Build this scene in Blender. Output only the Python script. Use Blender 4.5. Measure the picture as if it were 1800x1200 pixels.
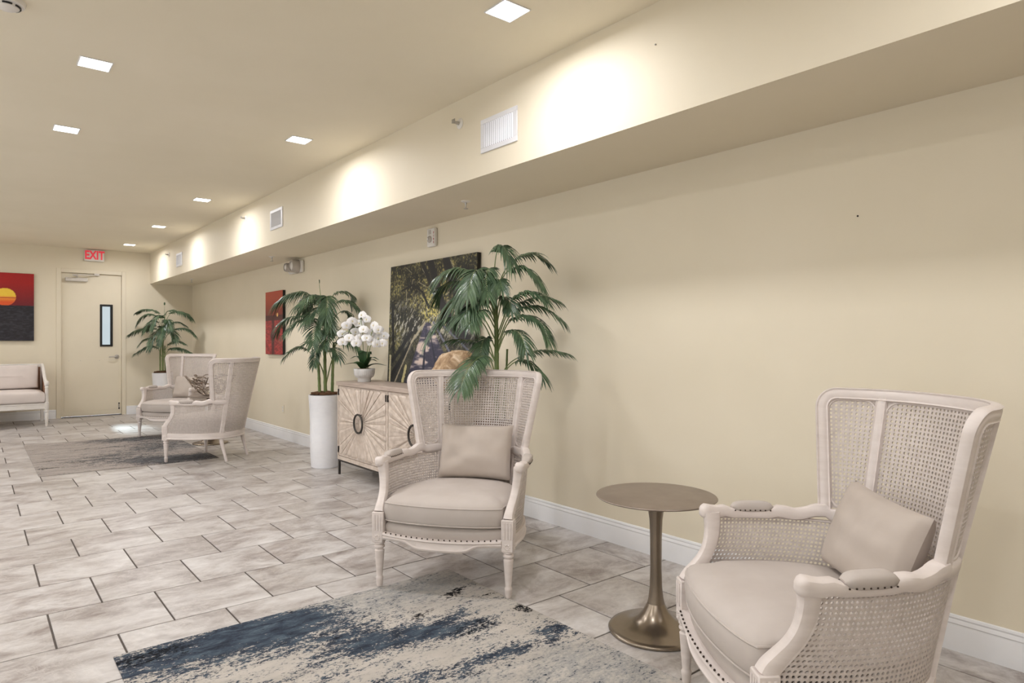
import bpy, math, random
import numpy as np
from mathutils import Vector, Matrix, noise as mnoise

for o in list(bpy.data.objects):
    bpy.data.objects.remove(o)
SC = bpy.context.scene
COL = SC.collection
PI = math.pi

# ------------------------------------------------------------------ camera
EYE = 1.3012
YAW = math.radians(39.2307)
cam_d = bpy.data.cameras.new('camera')
cam_d.sensor_width = 36.0
cam_d.lens = 1160.45 / 1800 * 36.0
cam_d.clip_start = 0.05
cam = bpy.data.objects.new('camera', cam_d)
COL.objects.link(cam)
cam.location = (0, 0, EYE)
cam.rotation_euler = (PI / 2, 0, -YAW)
SC.camera = cam

# ------------------------------------------------------------------ world, sun, exposure
LAMP_W = 12.4
world = bpy.data.worlds.new('world')
SC.world = world
world.use_nodes = True
bgn = world.node_tree.nodes['Background']
bgn.inputs['Color'].default_value = (0.94, 0.945, 1.0, 1)
bgn.inputs['Strength'].default_value = 2.0
sun_d = bpy.data.lights.new('sun', 'SUN')
sun_d.energy = 40.0
sun_d.angle = math.radians(11)
sun_d.color = (0.86, 0.92, 1.0)
sun = bpy.data.objects.new('sun', sun_d)
COL.objects.link(sun)
sun.location = (2, 20, 8)
_sd = Vector((0.02, -0.80, -0.56)).normalized()
sun.rotation_euler = _sd.to_track_quat('-Z', 'Y').to_euler()
SC.view_settings.view_transform = 'Standard'
SC.view_settings.look = 'None'
SC.view_settings.gamma = 1.0
SC.view_settings.use_curve_mapping = False
SC.view_settings.exposure = 0.13

# room measures (metres)
T = 0.4572
CEIL, WX, SX, WF, SB = 2.903, 3.214, 2.503, 13.51, 2.352
WL, WB = -3.0, -2.6
WZ0, WZ1 = 0.75, 2.35
FILL_WINS = [(-1.6, 0.9), (2.0, 4.5), (5.6, 8.1), (9.2, 11.7)]  # spans of the added windows that bring in fill daylight
RIGHT = Vector((math.cos(YAW), -math.sin(YAW), 0))
FWD = Vector((math.sin(YAW), math.cos(YAW), 0))
UP = Vector((0, 0, 1))

# ------------------------------------------------------------------ helpers: materials
def srgb(r, g, b):
    f = lambda c: (c / 255 / 12.92) if c <= 10 else ((c / 255 + 0.055) / 1.055) ** 2.4
    return (f(r), f(g), f(b), 1)

class NT:
    def __init__(self, name):
        self.m = bpy.data.materials.new(name)
        self.m.use_nodes = True
        self.t = self.m.node_tree
        self.b = self.t.nodes['Principled BSDF']
    def n(self, typ, **kw):
        nd = self.t.nodes.new(typ)
        for k, v in kw.items():
            setattr(nd, k, v)
        return nd
    def l(self, a, b):
        self.t.links.new(a, b)
    def ramp(self, fac, stops, interp='LINEAR'):
        r = self.n('ShaderNodeValToRGB')
        r.color_ramp.interpolation = interp
        e = r.color_ramp.elements
        while len(e) < len(stops):
            e.new(0.5)
        for i, (p, c) in enumerate(stops):
            e[i].position = p
            e[i].color = c if len(c) == 4 else (*c, 1)
        self.l(fac, r.inputs['Fac'])
        return r.outputs['Color']
    def coords(self, scale=(1, 1, 1), kind='Object', rnd=0.0):
        tc = self.n('ShaderNodeTexCoord')
        mp = self.n('ShaderNodeMapping')
        mp.inputs['Scale'].default_value = scale
        src = tc.outputs[kind]
        if rnd:
            oi = self.n('ShaderNodeObjectInfo')
            mu = self.n('ShaderNodeVectorMath', operation='SCALE')
            mu.inputs[0].default_value = (1.0, 0.731, 0.377)
            sc = self.n('ShaderNodeMath', operation='MULTIPLY')
            self.l(oi.outputs['Random'], sc.inputs[0])
            sc.inputs[1].default_value = rnd
            self.l(sc.outputs[0], mu.inputs['Scale'])
            ad = self.n('ShaderNodeVectorMath', operation='ADD')
            self.l(src, ad.inputs[0])
            self.l(mu.outputs[0], ad.inputs[1])
            src = ad.outputs[0]
        self.l(src, mp.inputs['Vector'])
        return mp.outputs['Vector']
    def noise(self, vec, scale, detail=4, rough=0.55, dist=0.0):
        nz = self.n('ShaderNodeTexNoise')
        nz.inputs['Scale'].default_value = scale
        nz.inputs['Detail'].default_value = detail
        nz.inputs['Roughness'].default_value = rough
        nz.inputs['Distortion'].default_value = dist
        self.l(vec, nz.inputs['Vector'])
        return nz.outputs['Fac']
    def math(self, op, a, b=None):
        m = self.n('ShaderNodeMath', operation=op)
        for i, v in enumerate((a, b)):
            if v is None:
                continue
            if isinstance(v, (int, float)):
                m.inputs[i].default_value = v
            else:
                self.l(v, m.inputs[i])
        return m.outputs[0]
    def mix(self, fac, a, b, mode='MIX'):
        m = self.n('ShaderNodeMix', data_type='RGBA', blend_type=mode)
        for sock, v in ((m.inputs[0], fac), (m.inputs[6], a), (m.inputs[7], b)):
            if isinstance(v, (int, float)):
                sock.default_value = v
            elif isinstance(v, tuple):
                sock.default_value = v
            else:
                self.l(v, sock)
        return m.outputs[2]
    def bump(self, h, strength=0.2, dist=0.002):
        b = self.n('ShaderNodeBump')
        b.inputs['Strength'].default_value = strength
        b.inputs['Distance'].default_value = dist
        self.l(h, b.inputs['Height'])
        self.l(b.outputs['Normal'], self.b.inputs['Normal'])
    def col(self, c):
        if isinstance(c, tuple):
            self.b.inputs['Base Color'].default_value = c
        else:
            self.l(c, self.b.inputs['Base Color'])
    def set(self, **kw):
        for k, v in kw.items():
            self.b.inputs[k.replace('_', ' ')].default_value = v

def mat_noisy(name, c1, c2, scale=8, rough=0.5, stretch=(1, 1, 1), metal=0.0, bump=0.0, bscale=200, bdist=0.001, rnd=0.0, kind='Object', spec=0.5):
    t = NT(name)
    v = t.coords(stretch, kind, rnd)
    f = t.noise(v, scale)
    t.col(t.ramp(f, [(0.3, c1), (0.7, c2)]))
    t.set(Roughness=rough, Metallic=metal)
    t.b.inputs['Specular IOR Level'].default_value = spec
    if bump:
        t.bump(t.noise(v, bscale, 2), bump, bdist)
    return t.m

def mat_emit(name, c, s):
    t = NT(name)
    t.col((0.9, 0.9, 0.9, 1))
    t.b.inputs['Emission Color'].default_value = c
    t.b.inputs['Emission Strength'].default_value = s
    return t.m

M = {}
M['wall'] = mat_noisy('cream_paint', srgb(230, 220, 198), srgb(234, 224, 203), 1.5, 0.6, bump=0.12, bscale=240, bdist=0.0012, spec=0.3)
M['ceiling'] = mat_noisy('ceiling_paint', srgb(236, 227, 205), srgb(240, 231, 210), 1.5, 0.8, bump=0.25, bscale=170, bdist=0.002, spec=0.2)
M['trim'] = mat_noisy('white_trim_paint', srgb(232, 232, 234), srgb(240, 240, 242), 3, 0.35)
M['grout'] = mat_noisy('dark_grout', srgb(74, 66, 60), srgb(90, 82, 76), 40, 0.9)
M['chairpaint'] = mat_noisy('whitewashed_wood', srgb(212, 201, 195), srgb(225, 215, 210), 7, 0.5, (1, 1, 5), bump=0.15, bscale=60, bdist=0.001)
M['cane'] = mat_noisy('whitewashed_cane', srgb(192, 181, 174), srgb(211, 201, 195), 60, 0.55, bump=0.3, bscale=700, bdist=0.0006)
M['fabric'] = mat_noisy('greige_linen', srgb(186, 176, 169), srgb(196, 187, 181), 5, 0.85, bump=0.35, bscale=900, bdist=0.0006, spec=0.15)
M['sofafabric'] = mat_noisy('pale_blush_linen', srgb(214, 203, 198), srgb(222, 212, 207), 5, 0.85, bump=0.3, bscale=900, bdist=0.0006, spec=0.15)
M['pillow'] = mat_noisy('taupe_linen', srgb(182, 170, 160), srgb(192, 181, 172), 5, 0.85, bump=0.35, bscale=900, bdist=0.0006, spec=0.15)
M['nail'] = mat_noisy('bronze_nailhead', srgb(58, 48, 42), srgb(74, 62, 54), 50, 0.4, metal=0.7)
M['tablemetal'] = mat_noisy('brushed_bronze', srgb(140, 128, 114), srgb(152, 140, 126), 6, 0.26, (1, 1, 1), metal=0.85, bump=0.05, bscale=120)
M['tabletop'] = mat_noisy('brushed_bronze_top', srgb(136, 123, 112), srgb(150, 137, 126), 9, 0.42, metal=0.5)
M['potwhite'] = mat_noisy('white_ceramic', srgb(238, 238, 242), srgb(244, 244, 247), 12, 0.4)
M['orchidpot'] = mat_noisy('pale_grey_ceramic', srgb(206, 204, 202), srgb(220, 218, 216), 20, 0.5)
M['moss'] = mat_noisy('brown_moss', srgb(78, 52, 34), srgb(120, 84, 56), 60, 0.95, bump=0.8, bscale=90, bdist=0.01)
M['leaf'] = mat_noisy('palm_leaf', srgb(48, 70, 52), srgb(96, 120, 88), 9, 0.34, rnd=7.0)
M['stem'] = mat_noisy('palm_cane', srgb(84, 104, 56), srgb(128, 142, 84), 14, 0.45, (1, 1, 0.4))
M['rachis'] = mat_noisy('palm_rachis', srgb(118, 138, 84), srgb(150, 164, 110), 14, 0.45)
M['orchidleaf'] = mat_noisy('orchid_leaf', srgb(34, 60, 34), srgb(52, 84, 46), 9, 0.3)
M['petal'] = mat_noisy('orchid_petal', srgb(240, 238, 238), srgb(250, 249, 248), 20, 0.5)
M['lip'] = mat_noisy('orchid_lip', srgb(226, 214, 170), srgb(240, 228, 190), 20, 0.5)
M['canvasedge'] = mat_noisy('black_canvas_edge', srgb(18, 17, 17), srgb(26, 25, 24), 9, 0.6)
M['cabwood'] = mat_noisy('limed_mango_wood', srgb(190, 174, 160), srgb(220, 206, 194), 6, 0.62, (1, 3, 3), bump=0.25, bscale=40, bdist=0.001, rnd=9.0)
M['cabtop'] = mat_noisy('limed_wood_top', srgb(168, 150, 138), srgb(192, 176, 164), 10, 0.5, (6, 0.5, 6))
M['darkmetal'] = mat_noisy('dark_iron', srgb(62, 58, 55), srgb(78, 74, 70), 20, 0.45, metal=0.6)
M['black'] = mat_noisy('black_metal', srgb(24, 22, 22), srgb(34, 32, 30), 20, 0.5)
M['doorpaint'] = mat_noisy('cream_door_enamel', srgb(228, 218, 196), srgb(232, 222, 201), 2.5, 0.42)
M['chrome'] = mat_noisy('satin_chrome', srgb(176, 172, 168), srgb(192, 188, 184), 20, 0.3, metal=0.8)
M['closer'] = mat_noisy('closer_enamel', srgb(205, 198, 190), srgb(214, 208, 200), 9, 0.4)
M['plastic'] = mat_noisy('white_plastic', srgb(228, 224, 218), srgb(236, 232, 226), 12, 0.4)
M['greyplastic'] = mat_noisy('clear_grey_plastic', srgb(176, 168, 160), srgb(196, 188, 180), 12, 0.25)
M['vent'] = mat_noisy('white_enamel', srgb(228, 228, 232), srgb(236, 236, 240), 9, 0.4)
M['ventdark'] = mat_noisy('vent_dark', srgb(84, 82, 86), srgb(96, 94, 98), 9, 0.8)
M['exitred'] = mat_emit('exit_letters', srgb(255, 60, 80), 0.3)
M['exitred'].node_tree.nodes['Principled BSDF'].inputs['Base Color'].default_value = srgb(214, 70, 84)
M['redprint'] = mat_noisy('red_print', srgb(170, 50, 44), srgb(180, 60, 50), 20, 0.5)
M['lampglow'] = mat_emit('lit_diffuser', (1.0, 0.985, 0.96, 1), 9.0)
M['rock'] = None
M['twig'] = mat_noisy('champagne_metal', srgb(112, 98, 86), srgb(168, 154, 142), 30, 0.35, metal=0.7)
M['sidecane'] = mat_noisy('natural_cane', srgb(150, 112, 90), srgb(172, 134, 110), 60, 0.6)
M['sofapaint'] = mat_noisy('white_sofa_paint', srgb(222, 216, 210), srgb(232, 227, 222), 9, 0.5)

def make_tile_mat():
    t = NT('stone_tile')
    v = t.coords((0.85, 1.45, 1), 'Object', 37.0)
    a = t.noise(v, 2.6, 7, 0.62, 0.9)
    b = t.noise(v, 9.0, 6, 0.65, 1.2)
    f = t.math('ADD', t.math('MULTIPLY', a, 0.72), t.math('MULTIPLY', b, 0.34))
    base = t.ramp(f, [(0.36, srgb(130, 119, 114)), (0.46, srgb(160, 152, 148)), (0.56, srgb(188, 183, 180)), (0.69, srgb(211, 208, 206))])
    oi = t.n('ShaderNodeObjectInfo')
    tone = t.ramp(oi.outputs['Random'], [(0.0, (0.90, 0.885, 0.875)), (0.5, (0.97, 0.96, 0.955)), (1.0, (1.03, 1.03, 1.04))])
    v2 = t.coords((1, 1, 1), 'Object', 11.0)
    vein = t.noise(v2, 5.0, 6, 0.7, 2.0)
    vm = t.ramp(vein, [(0.47, (0, 0, 0)), (0.5, (1, 1, 1)), (0.53, (0, 0, 0))])
    c = t.mix(1.0, base, tone, 'MULTIPLY')
    c = t.mix(t.math('MULTIPLY', vm, 0.25), c, srgb(214, 208, 202))
    t.col(c)
    r = t.math('ADD', t.math('MULTIPLY', b, 0.25), 0.24)
    t.l(r, t.b.inputs['Roughness'])
    t.bump(t.noise(v, 30, 4), 0.12, 0.002)
    return t.m
M['tile'] = make_tile_mat()

def make_rock_mat():
    t = NT('petrified_wood')
    v = t.coords((1, 1, 1))
    f = t.noise(v, 11, 6, 0.65, 0.8)
    t.col(t.ramp(f, [(0.3, srgb(110, 82, 58)), (0.5, srgb(176, 146, 112)), (0.62, srgb(214, 190, 160)), (0.75, srgb(236, 222, 204))]))
    t.set(Roughness=0.7)
    t.bump(t.noise(v, 40, 5), 0.7, 0.006)
    return t.m
M['rock'] = make_rock_mat()

def make_vcol_mat(name, rough):
    t = NT(name)
    a = t.n('ShaderNodeVertexColor', layer_name='print')
    v = t.coords((1, 1, 1))
    f = t.noise(v, 60, 3)
    t.col(t.mix(0.12, a.outputs['Color'], t.ramp(f, [(0.3, (0.0, 0.0, 0.0)), (0.7, (0.6, 0.6, 0.6))]), 'OVERLAY'))
    t.set(Roughness=rough)
    return t.m
M['print'] = make_vcol_mat('canvas_print', 0.55)

def make_rug_mat(name, beige1, beige2, blue, navy, teal, black):
    t = NT(name)
    a = t.n('ShaderNodeVertexColor', layer_name='weave')
    sp = t.n('ShaderNodeSeparateColor')
    t.l(a.outputs['Color'], sp.inputs[0])
    v = t.coords((0.55, 1.5, 1))
    vf = t.coords((0.8, 1.3, 1))
    n1 = t.noise(v, 13, 9, 0.74, 0.4)
    n2 = t.noise(vf, 75, 5, 0.75, 0.3)
    n = t.math('ADD', t.math('MULTIPLY', t.math('SUBTRACT', n1, 0.5), 1.9), t.math('MULTIPLY', t.math('SUBTRACT', n2, 0.5), 2.3))
    n = t.math('ADD', n, 0.5)
    base = t.ramp(t.noise(v, 5, 5, 0.6), [(0.3, beige1), (0.7, beige2)])
    bluec = t.ramp(t.noise(v, 15, 8, 0.78, 0.6), [(0.32, navy), (0.5, blue), (0.68, teal)])
    def mask(ch, w=0.06):
        th = t.math('SUBTRACT', 1.0, ch)
        d = t.math('SUBTRACT', n, th)
        m = t.n('ShaderNodeMapRange')
        m.inputs['From Min'].default_value = -w
        m.inputs['From Max'].default_value = w
        t.l(d, m.inputs['Value'])
        return m.outputs[0]
    soft = t.mix(t.math('MULTIPLY', mask(sp.outputs[1], 0.25), 0.42), base, teal)
    c = t.mix(mask(sp.outputs[0]), soft, bluec)
    c = t.mix(mask(sp.outputs[2]), c, black)
    t.col(c)
    t.set(Roughness=0.95)
    t.b.inputs['Specular IOR Level'].default_value = 0.1
    t.bump(t.noise(v, 260, 3, 0.6), 0.6, 0.003)
    return t.m
M['rug_blue'] = make_rug_mat('distressed_blue_weave', srgb(172, 165, 157), srgb(193, 186, 178), srgb(60, 69, 82), srgb(36, 38, 46), srgb(94, 108, 118), srgb(26, 26, 30))
M['rug_grey'] = make_rug_mat('distressed_grey_weave', srgb(150, 140, 134), srgb(174, 165, 158), srgb(84, 83, 85), srgb(54, 52, 54), srgb(122, 126, 130), srgb(42, 40, 42))

def make_glass(name, tint):
    t = NT(name)
    tr = t.n('ShaderNodeBsdfTransparent')
    tr.inputs[0].default_value = tint
    gl = t.n('ShaderNodeBsdfGlossy')
    gl.inputs['Roughness'].default_value = 0.05
    mx = t.n('ShaderNodeMixShader')
    mx.inputs[0].default_value = 0.06
    t.l(tr.outputs[0], mx.inputs[1])
    t.l(gl.outputs[0], mx.inputs[2])
    t.l(mx.outputs[0], t.t.nodes['Material Output'].inputs['Surface'])
    return t.m
M['glass'] = make_glass('window_glass', (0.93, 0.97, 0.97, 1))
M['doorglass'] = make_glass('grey_door_glass', (0.56, 0.60, 0.60, 1))

# ------------------------------------------------------------------ helpers: meshes and objects
class MB:
    """collects vertices and faces of one part"""
    def __init__(self):
        self.v, self.f = [], []
    def add(self, v, f):
        o = len(self.v)
        self.v += [tuple(p) for p in v]
        self.f += [tuple(i + o for i in q) for q in f]
        return self
    def box(self, x0, x1, y0, y1, z0, z1, b=0.0):
        if b <= 0:
            v = [(x, y, z) for z in (z0, z1) for y in (y0, y1) for x in (x0, x1)]
            return self.add(v, [(0, 2, 3, 1), (4, 5, 7, 6), (0, 1, 5, 4), (2, 6, 7, 3), (0, 4, 6, 2), (1, 3, 7, 5)])
        xs, ys, zs = (x0, x0 + b, x1 - b, x1), (y0, y0 + b, y1 - b, y1), (z0, z0 + b, z1 - b, z1)
        def ring(i, z):   # i: 0 -> inset, 1 -> full
            k = b if i == 0 else 0
            return [(x0 + k + (b if i else 0), y0 + k, z), (x1 - k - (b if i else 0), y0 + k, z), (x1 - k, y0 + k + (b if i else 0), z), (x1 - k, y1 - k - (b if i else 0), z),
                    (x1 - k - (b if i else 0), y1 - k, z), (x0 + k + (b if i else 0), y1 - k, z), (x0 + k, y1 - k - (b if i else 0), z), (x0 + k, y0 + k + (b if i else 0), z)]
        return self.loft([ring(0, z0), ring(1, z0 + b), ring(1, z1 - b), ring(0, z1)])
    def loft(self, rings, caps=True, closed=True, loop=False):
        n = len(rings[0])
        v = [p for r in rings for p in r]
        f = []
        m = len(rings)
        for i in range(m if loop else m - 1):
            a, b = i * n, ((i + 1) % m) * n
            for j in range(n if closed else n - 1):
                k = (j + 1) % n
                f.append((a + j, a + k, b + k, b + j))
        if caps and not loop:
            f.append(tuple(reversed(range(n))))
            f.append(tuple(range((m - 1) * n, m * n)))
        return self.add(v, f)
    def lathe(self, prof, seg=24, c=(0, 0, 0), flute=None):
        rings = []
        for r, z in prof:
            ring = []
            for j in range(seg):
                a = 2 * PI * j / seg
                rr = r
                if flute and flute[0] < z < flute[1]:
                    rr = r * (1 - flute[3] * (0.5 + 0.5 * math.cos(flute[2] * a)))
                ring.append((c[0] + rr * math.cos(a), c[1] + rr * math.sin(a), c[2] + z))
            rings.append(ring)
        return self.loft(rings)
    def tube(self, pts, rad, seg=6, caps=True):
        pts = [Vector(p) for p in pts]
        rads = rad if hasattr(rad, '__len__') else [rad] * len(pts)
        rings = []
        prev = None
        for i, p in enumerate(pts):
            t = (pts[min(i + 1, len(pts) - 1)] - pts[max(i - 1, 0)]).normalized()
            if prev is None:
                a = Vector((0, 0, 1)) if abs(t.z) < 0.9 else Vector((1, 0, 0))
                s = t.cross(a).normalized()
            else:
                s = (prev - t * prev.dot(t)).normalized()
            prev = s
            u = t.cross(s)
            rings.append([p + (s * math.cos(2 * PI * j / seg) + u * math.sin(2 * PI * j / seg)) * rads[i] for j in range(seg)])
        return self.loft(rings, caps)
    def ball(self, c, r, seg=8, rg=5, sc=(1, 1, 1)):
        rings = []
        for i in range(rg + 1):
            th = PI * (0.02 + 0.96 * i / rg)
            rings.append([(c[0] + sc[0] * r * math.sin(th) * math.cos(2 * PI * j / seg), c[1] + sc[1] * r * math.sin(th) * math.sin(2 * PI * j / seg), c[2] - sc[2] * r * math.cos(th)) for j in range(seg)])
        return self.loft(rings)
    def xform(self, m):
        self.v = [tuple(m @ Vector(p)) for p in self.v]
        return self
    def mirror_x(self):
        o = MB()
        o.v = [(-x, y, z) for x, y, z in self.v]
        o.f = [tuple(reversed(q)) for q in self.f]
        return o
    def build(self, name, mat, parent=None, smooth=True, angle=40, loc=None):
        me = bpy.data.meshes.new(name)
        me.from_pydata(self.v, [], self.f)
        me.update()
        ob = bpy.data.objects.new(name, me)
        COL.objects.link(ob)
        me.materials.append(M[mat] if isinstance(mat, str) else mat)
        if smooth:
            me.shade_smooth()
            me.set_sharp_from_angle(angle=math.radians(angle))
        if parent is not None:
            ob.parent = parent
        if loc is not None:
            ob.location = loc
        return ob

def tag(o, label, cat, group=None):
    o['label'] = label
    o['category'] = cat
    if group:
        o['group'] = group
    return o

def thing(name, label, cat, loc=(0, 0, 0), rotz=0.0, group=None):
    o = bpy.data.objects.new(name, None)
    o.empty_display_size = 0.1
    COL.objects.link(o)
    o.location = loc
    o.rotation_euler = (0, 0, rotz)
    return tag(o, label, cat, group)

def struct(o):
    o['kind'] = 'structure'
    return o

def dup(root, loc, rotz, label, group=None):
    r = root.copy()
    COL.objects.link(r)
    r.location = loc
    r.rotation_euler = (0, 0, rotz)
    r['label'] = label
    if group:
        r['group'] = group
    for ch in list(root.children):
        c = ch.copy()
        COL.objects.link(c)
        c.parent = r
        for g in list(ch.children):
            d = g.copy()
            COL.objects.link(d)
            d.parent = c
    return r

def catmull(pts, n):
    pts = [Vector(p) for p in pts]
    P = [pts[0] * 2 - pts[1]] + pts + [pts[-1] * 2 - pts[-2]]
    out = []
    m = len(pts) - 1
    for k in range(n + 1):
        u = k / n * m
        i = min(int(u), m - 1)
        t = u - i
        a, b, c, d = P[i], P[i + 1], P[i + 2], P[i + 3]
        out.append(0.5 * ((2 * b) + (c - a) * t + (2 * a - 5 * b + 4 * c - d) * t * t + (3 * b - a - 3 * c + d) * t ** 3))
    return out

def text_mesh(s, size, depth, name, mat, parent, mtx):
    cu = bpy.data.curves.new(name, 'FONT')
    cu.body = s
    cu.size = size
    cu.extrude = depth
    cu.offset = size * 0.034
    cu.align_x = 'CENTER'
    cu.align_y = 'CENTER'
    tmp = bpy.data.objects.new(name + '_tmp', cu)
    COL.objects.link(tmp)
    dg = bpy.context.evaluated_depsgraph_get()
    me = bpy.data.meshes.new_from_object(tmp.evaluated_get(dg))
    bpy.data.objects.remove(tmp)
    bpy.data.curves.remove(cu)
    me.transform(mtx)
    me.materials.clear()
    me.materials.append(M[mat])
    o = bpy.data.objects.new(name, me)
    COL.objects.link(o)
    o.parent = parent
    return o

# ------------------------------------------------------------------ room shell
def build_shell():
    fl = struct(MB().box(WL, WX, WB, WF, -0.12, -0.0035).build('floor', 'grout', smooth=False))
    gap = 0.0043
    s = T / 2 - gap
    b = 0.0016
    tm = MB()
    ring = lambda k, z: [(-s + k, -s + k, z), (s - k, -s + k, z), (s - k, s - k, z), (-s + k, s - k, z)]
    tm.loft([ring(0, -0.0035), ring(0, -b), ring(b, 0.0)])
    tile0 = tm.build('tile', 'tile', smooth=False)
    me = tile0.data
    bpy.data.objects.remove(tile0)
    cs, sn = math.cos(YAW), math.sin(YAW)
    full, part = [], []
    jlo = int(math.floor(WB / T - 9.408)) - 1
    for j in range(jlo, 22):
        y0, y1 = (9.408 + j) * T, (10.408 + j) * T
        off = 1.095 if j % 2 == 1 else 0.602
        for i in range(-10, 8):
            x0, x1 = (off + i) * T, (off + i + 1) * T
            cx0, cx1, cy0, cy1 = max(x0, WL), min(x1, WX), max(y0, WB), min(y1, WF)
            if cx1 - cx0 < 0.02 or cy1 - cy0 < 0.02:
                continue
            cx, cy = (cx0 + cx1) / 2, (cy0 + cy1) / 2
            d = cy * cs + cx * sn
            vis = 0
            if d > 0.8:
                u = 900 + 1160 * (cx * cs - cy * sn) / d
                v = 600 + 1160 * EYE / d
                if -180 < u < 1980 and v < 1330:
                    vis = 1.0 / d
            w = (cx0, cx1, cy0, cy1)
            (full if vis else part).append((vis, w))
    full.sort(reverse=True)
    part += full[300:]
    for vis, (a, bb, c, d) in full[:300]:
        o = bpy.data.objects.new('tile', me)
        COL.objects.link(o)
        o.location = ((a + bb) / 2, (c + d) / 2, 0)
        o.scale = ((bb - a) / T, (d - c) / T, 1)
        o.parent = fl
    if part:
        m = MB()
        for _, (a, bb, c, d) in part:
            m.box(a + gap, bb - gap, c + gap, d - gap, -0.0035, 0)
        o = m.build('tile_field', 'tile', fl, smooth=False)
        o['kind'] = 'stuff'
    th = 0.15
    struct(MB().box(WL - th, WX + th, WB - th, WF + th, CEIL, CEIL + th).build('ceiling', 'ceiling', smooth=False))
    struct(MB().box(WX, WX + th, WB - th, WF + th, 0, CEIL).build('wall_right', 'wall', smooth=False))
    # unseen left wall, with windows added to even out the room's light
    m = MB().box(WL - th, WL, WB - th, WF + th, 0, WZ0).box(WL - th, WL, WB - th, WF + th, WZ1, CEIL)
    ys = [WB - th] + [q for w in FILL_WINS for q in w] + [WF + th]
    for a, bq in zip(ys[0::2], ys[1::2]):
        m.box(WL - th, WL, a, bq, WZ0, WZ1)
    struct(m.build('wall_left', 'wall', smooth=False))
    for k, (a, bq) in enumerate(FILL_WINS):
        w = struct(bpy.data.objects.new('window_%d' % (k + 1), None))
        COL.objects.link(w)
        w.location = (WL - th / 2, (a + bq) / 2, WZ0)
        hw, hh = (bq - a) / 2, WZ1 - WZ0
        m = MB()
        m.box(-0.03, 0.03, -hw, -hw + 0.05, 0, hh).box(-0.03, 0.03, hw - 0.05, hw, 0, hh).box(-0.03, 0.03, -hw + 0.05, hw - 0.05, 0, 0.05).box(-0.03, 0.03, -hw + 0.05, hw - 0.05, hh - 0.05, hh).box(-0.03, 0.03, -0.025, 0.025, 0.05, hh - 0.05)
        m.build('window_frame', 'trim', w, smooth=False)
        for sg in (-1, 1):
            y0, y1 = sorted((sg * 0.025, sg * (hw - 0.05)))
            MB().box(-0.004, 0.004, y0, y1, 0.05, hh - 0.05).build('window_pane', 'glass', w, smooth=False)
        MB().box(0.03, 0.11, -hw - 0.03, hw + 0.03, -0.03, -0.0005, 0.004).build('window_sill', 'trim', w)
        pd = bpy.data.lights.new('window_portal', 'AREA')
        pd.shape = 'RECTANGLE'
        pd.size, pd.size_y = hh, 2 * hw
        pd.cycles.is_portal = True
        po = bpy.data.objects.new('window_portal', pd)
        COL.objects.link(po)
        po.parent = w
        po.location = (-th / 2 - 0.02, 0, hh / 2)
        po.rotation_euler = (0, -PI / 2, 0)
    struct(MB().box(WL, WX, WB - th, WB, 0, CEIL).build('wall_back', 'wall', smooth=False))
    dx0, dx1, dz = 1.135, 2.075, 2.50
    m = MB().box(WL, dx0, WF, WF + th, 0, CEIL).box(dx1, WX, WF, WF + th, 0, CEIL).box(dx0, dx1, WF, WF + th, dz, CEIL)
    struct(m.build('wall_far', 'wall', smooth=False))
    # dropped soffit along the right wall: crisp plaster box
    struct(MB().box(SX, WX, WB, WF, SB, CEIL).build('trim_1', 'wall', smooth=False))
    # baseboards: moulded profile
    prof = [(0, 0), (0.016, 0), (0.016, 0.098), (0.0135, 0.104), (0.0125, 0.112), (0.015, 0.117), (0.0115, 0.126), (0.0085, 0.132), (0.0105, 0.139), (0.0075, 0.147), (0.003, 0.150), (0, 0.150)]
    def base_x(name, x0, x1, y, sgn):
        r = [[(x, y - sgn * d, z) for d, z in prof] for x in (x0, x1)]
        struct(MB().loft(r).build(name, 'trim', angle=25))
    r = [[(WX - d, y, z) for d, z in prof] for y in (WB, 3.02 + 0.6)]
    struct(MB().loft(r).build('baseboard_right', 'trim', angle=25))
    r = [[(WX - d, y, z) for d, z in prof] for y in (3.6215, WF)]
    struct(MB().loft(r).build('baseboard_right', 'trim', angle=25))
    base_x('baseboard_far', WL, 1.085, WF, 1)
    base_x('baseboard_far', 2.125, WX, WF, 1)
    r = [[(WL + d, y, z) for d, z in prof] for y in (WB, WF)]
    struct(MB().loft(r).build('baseboard_left', 'trim', angle=25))
build_shell()

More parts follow.
